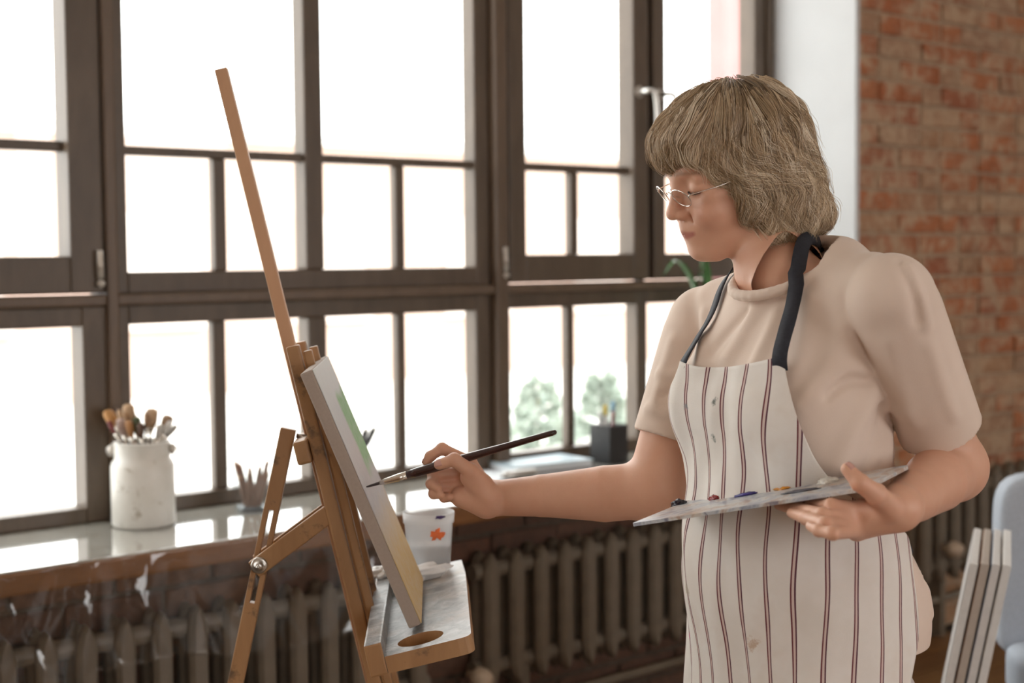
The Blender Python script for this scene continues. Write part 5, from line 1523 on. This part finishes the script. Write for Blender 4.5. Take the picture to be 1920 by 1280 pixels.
# flyaways lift from the surface toward their ends
fly = rg.random(len(S)) < np.where(S[:, 0, 0] > 4, 0.30, 0.10)
lift = np.linspace(0, 1, NS) ** 2
nf_ = gh.grad(S[fly].reshape(-1, 3)).reshape(-1, NS, 3)
S[fly] += nf_ * (lift[None, :] * (0.2 + 0.8 * rg.random((fly.sum(), 1))))[..., None] + rg.normal(0, 0.10, (fly.sum(), 1, 3)) * lift[None, :, None]
SW = h2w(S.reshape(-1, 3)).reshape(S.shape)
hc_ = bpy.data.hair_curves.new('strands')
hc_.add_curves([NS] * len(SW))
hc_.attributes['position'].data.foreach_set('vector', SW.astype(np.float32).ravel())
ra_ = hc_.attributes.get('radius') or hc_.attributes.new('radius', 'FLOAT', 'POINT')
ra_.data.foreach_set('value', np.tile(np.linspace(0.00038, 0.00012, NS), len(SW)).astype(np.float32))
sh_ = hc_.attributes.new('shade', 'FLOAT', 'CURVE'); sh_.data.foreach_set('value', np.clip(np.repeat(rg.random(NC), PERC) * 1.0 + rg.random(len(SW)) * 0.30 - 0.12, 0, 1).astype(np.float32))
hc_.materials.append(M['strand'])
so = bpy.data.objects.new('strands', hc_); COL.objects.link(so); so.parent = hair; so['kind'] = 'stuff'

# ------------------------------------------------------------------ glasses
WI = WROT
GL = Thing('eyeglasses', WM.T @ h2w((9.6, 0, 1.9)), 'thin silver wire eyeglasses low on the woman\'s nose', 'glasses')
def addw(T, name, vf, mat, smooth=False, parent=None):
    return T.add(name, (np.asarray(vf[0]) @ WM, vf[1]), mat, smooth, parent)
lt_ = math.radians(22)
for sg in (-1, 1):
    c = np.array([9.75, 2.95 * sg, 1.45]); e1 = unit([-0.16 , 1.0 * sg, 0]); e2 = unit([math.sin(lt_) * 1.0, 0, math.cos(lt_)])
    a = np.linspace(0, 2 * math.pi, 41)
    rim = np.stack([c + e1 * 1.95 * math.cos(x) + e2 * 1.35 * math.sin(x) for x in a])
    rm = addw(GL, 'rim', tube(h2w(rim), 0.00075, 8, False), M['silver_wire'], True)
    fan = np.concatenate([[c], c + (rim[:-1] - c) * 0.99]); nn_ = unit(np.cross(e1, e2)) * 0.05
    vv = h2w(np.concatenate([fan + nn_, fan - nn_])); m_ = 41
    ff = [[0, 1 + i, 1 + (i + 1) % 40] for i in range(40)] + [[m_, m_ + 1 + (i + 1) % 40, m_ + 1 + i] for i in range(40)] + [[1 + i, m_ + 1 + i, m_ + 1 + (i + 1) % 40, 1 + (i + 1) % 40] for i in range(40)]
    addw(GL, 'lens', (vv, ff), M['lens'], False, rm)
    hp = c + e1 * 1.95 + e2 * 0.35
    tp_ = smooth_path([hp, hp + [-0.6, 0.35 * sg, 0.2], (5.0, 6.55 * sg, 2.2), (0.8, 7.25 * sg, 2.9), (-1.6, 7.2 * sg, 1.4)], 26)
    addw(GL, 'temple', tube(h2w(tp_), 0.00075, 8), M['silver_wire'], True)
    addw(GL, 'hinge', tube(h2w([hp - [0, 0, 0.12], hp + [-0.25, 0.1 * sg, 0.25]]), 0.0013, 8), M['silver_wire'], True)
    addw(GL, 'nose_pad', tube(h2w([c - e1 * 1.7 + [-0.3, 0, 0.1], c - e1 * 1.75 + [-0.75, 0, -0.2]]), 0.0012, 8), M['clear'], True)
br = smooth_path([np.array([9.95, 1.08, 1.7]), np.array([10.25, 0.4, 2.15]), np.array([10.25, -0.4, 2.15]), np.array([9.95, -1.08, 1.7])], 16)
addw(GL, 'bridge', tube(h2w(br), 0.00085, 8), M['silver_wire'], True)

# ------------------------------------------------------------------ brush in the hand
BT = Thing('paintbrush', WM.T @ B0, 'long dark wine-red paintbrush held in the hand, touching the canvas', 'brush')
Lb = np.linalg.norm(B1 - B0)
def bl_(s): return B0 + BD_ * (Lb * s)
addw(BT, 'bristles', tube([bl_(0), bl_(0.02), bl_(0.075)], [0.0012, 0.0022, 0.0030], 12, True, 0.8), M['bristle_dark'], True)
addw(BT, 'ferrule', tube([bl_(0.07), bl_(0.10), bl_(0.17), bl_(0.215)], [0.0030, 0.0042, 0.0058, 0.0056], 16, True), M['ferrule'], True)
addw(BT, 'handle', tube([bl_(s) for s in (0.21, 0.26, 0.36, 0.5, 0.7, 0.9, 0.975, 0.995, 1.0)], [0.0055, 0.0066, 0.0074, 0.0066, 0.0052, 0.0044, 0.0042, 0.0032, 0.001], 16), M['handle_wine'], True)

# ------------------------------------------------------------------ palette with paint
t = NT('used_palette'); v = t.coord('Object'); n1 = t.noise(v, 16, 6, 0.65, 1.5); n2 = t.noise(v, 38, 5, 0.6, 0.8); n3 = t.noise(v, 8, 3)
c = t.ramp(n1, [(0.30, (0.16, 0.16, 0.26)), (0.42, (0.36, 0.39, 0.45)), (0.52, (0.58, 0.59, 0.59)), (0.62, (0.42, 0.30, 0.24)), (0.74, (0.55, 0.52, 0.48))])
c = t.mix(t.ramp(n2, [(0.56, 0.0), (0.64, 0.75)]), c, (0.15, 0.15, 0.21)); c = t.mix(t.ramp(n3, [(0.6, 0.0), (0.7, 0.5)]), c, (0.55, 0.36, 0.18))
t.color(c); t.set(Roughness=0.3); t.bump(n2, 0.2, 0.002); M['palette'] = t.m
PAL = Thing('palette', WM.T @ (pn + PE1 * PLn / 2 + PE2 * PWd / 2), 'thin paint smeared rectangular palette held over the woman\'s left hand', 'palette')
R_ = 0.012; pol = []
for (cx_, cy_, a0) in ((PLn - R_, R_, -90), (PLn - R_, PWd - R_, 0), (R_ * .4, PWd - R_ * .4, 90), (R_ * .4, R_ * .4, 180)):
    rq = R_ if cx_ > 0.1 else R_ * 0.4
    for a in np.linspace(a0, a0 + 90, 7): pol.append((cx_ + rq * math.cos(math.radians(a)), cy_ + rq * math.sin(math.radians(a))))
def pp(a, b, h=0.0): return pn + PE1 * a + PE2 * b + PN * h
m_ = len(pol)
addw(PAL, 'board', (np.array([pp(a, b, 0.0) for a, b in pol] + [pp(a, b, -0.0042) for a, b in pol]), [list(range(m_)), [m_ + i for i in range(m_)][::-1]] + [[i, m_ + i, m_ + (i + 1) % m_, (i + 1) % m_] for i in range(m_)]), M['palette'])
PAX = np.stack([PE1, PE2, PN])
for (px, py, rx, ry, hz_, cn, cc_, nm) in ((1272, 944, .011, .008, .006, 'black_violet', (0.012, 0.008, 0.02), 'paint_blob'), (1341, 934, .010, .007, .005, 'deep_red', (0.22, 0.012, 0.012), 'paint_blob'), (1398, 927, .017, .006, .003, 'violet_blue', (0.05, 0.04, 0.22), 'paint_smear'),
                                           (1468, 915, .014, .009, .005, 'orange_ochre', (0.62, 0.26, 0.03), 'paint_blob'), (1552, 903, .014, .009, .006, 'white_paint', (0.75, 0.72, 0.66), 'paint_blob'), (1500, 920, .025, .006, .002, 'slate', (0.10, 0.10, 0.12), 'paint_smear')):
    c = on_plane(px, py, 0.001)
    addw(PAL, nm, blob(c, PAX, np.array([rx, ry, hz_]), px * 0.1, 0.45, 3), colmat(cn, cc_, 0.18), True)
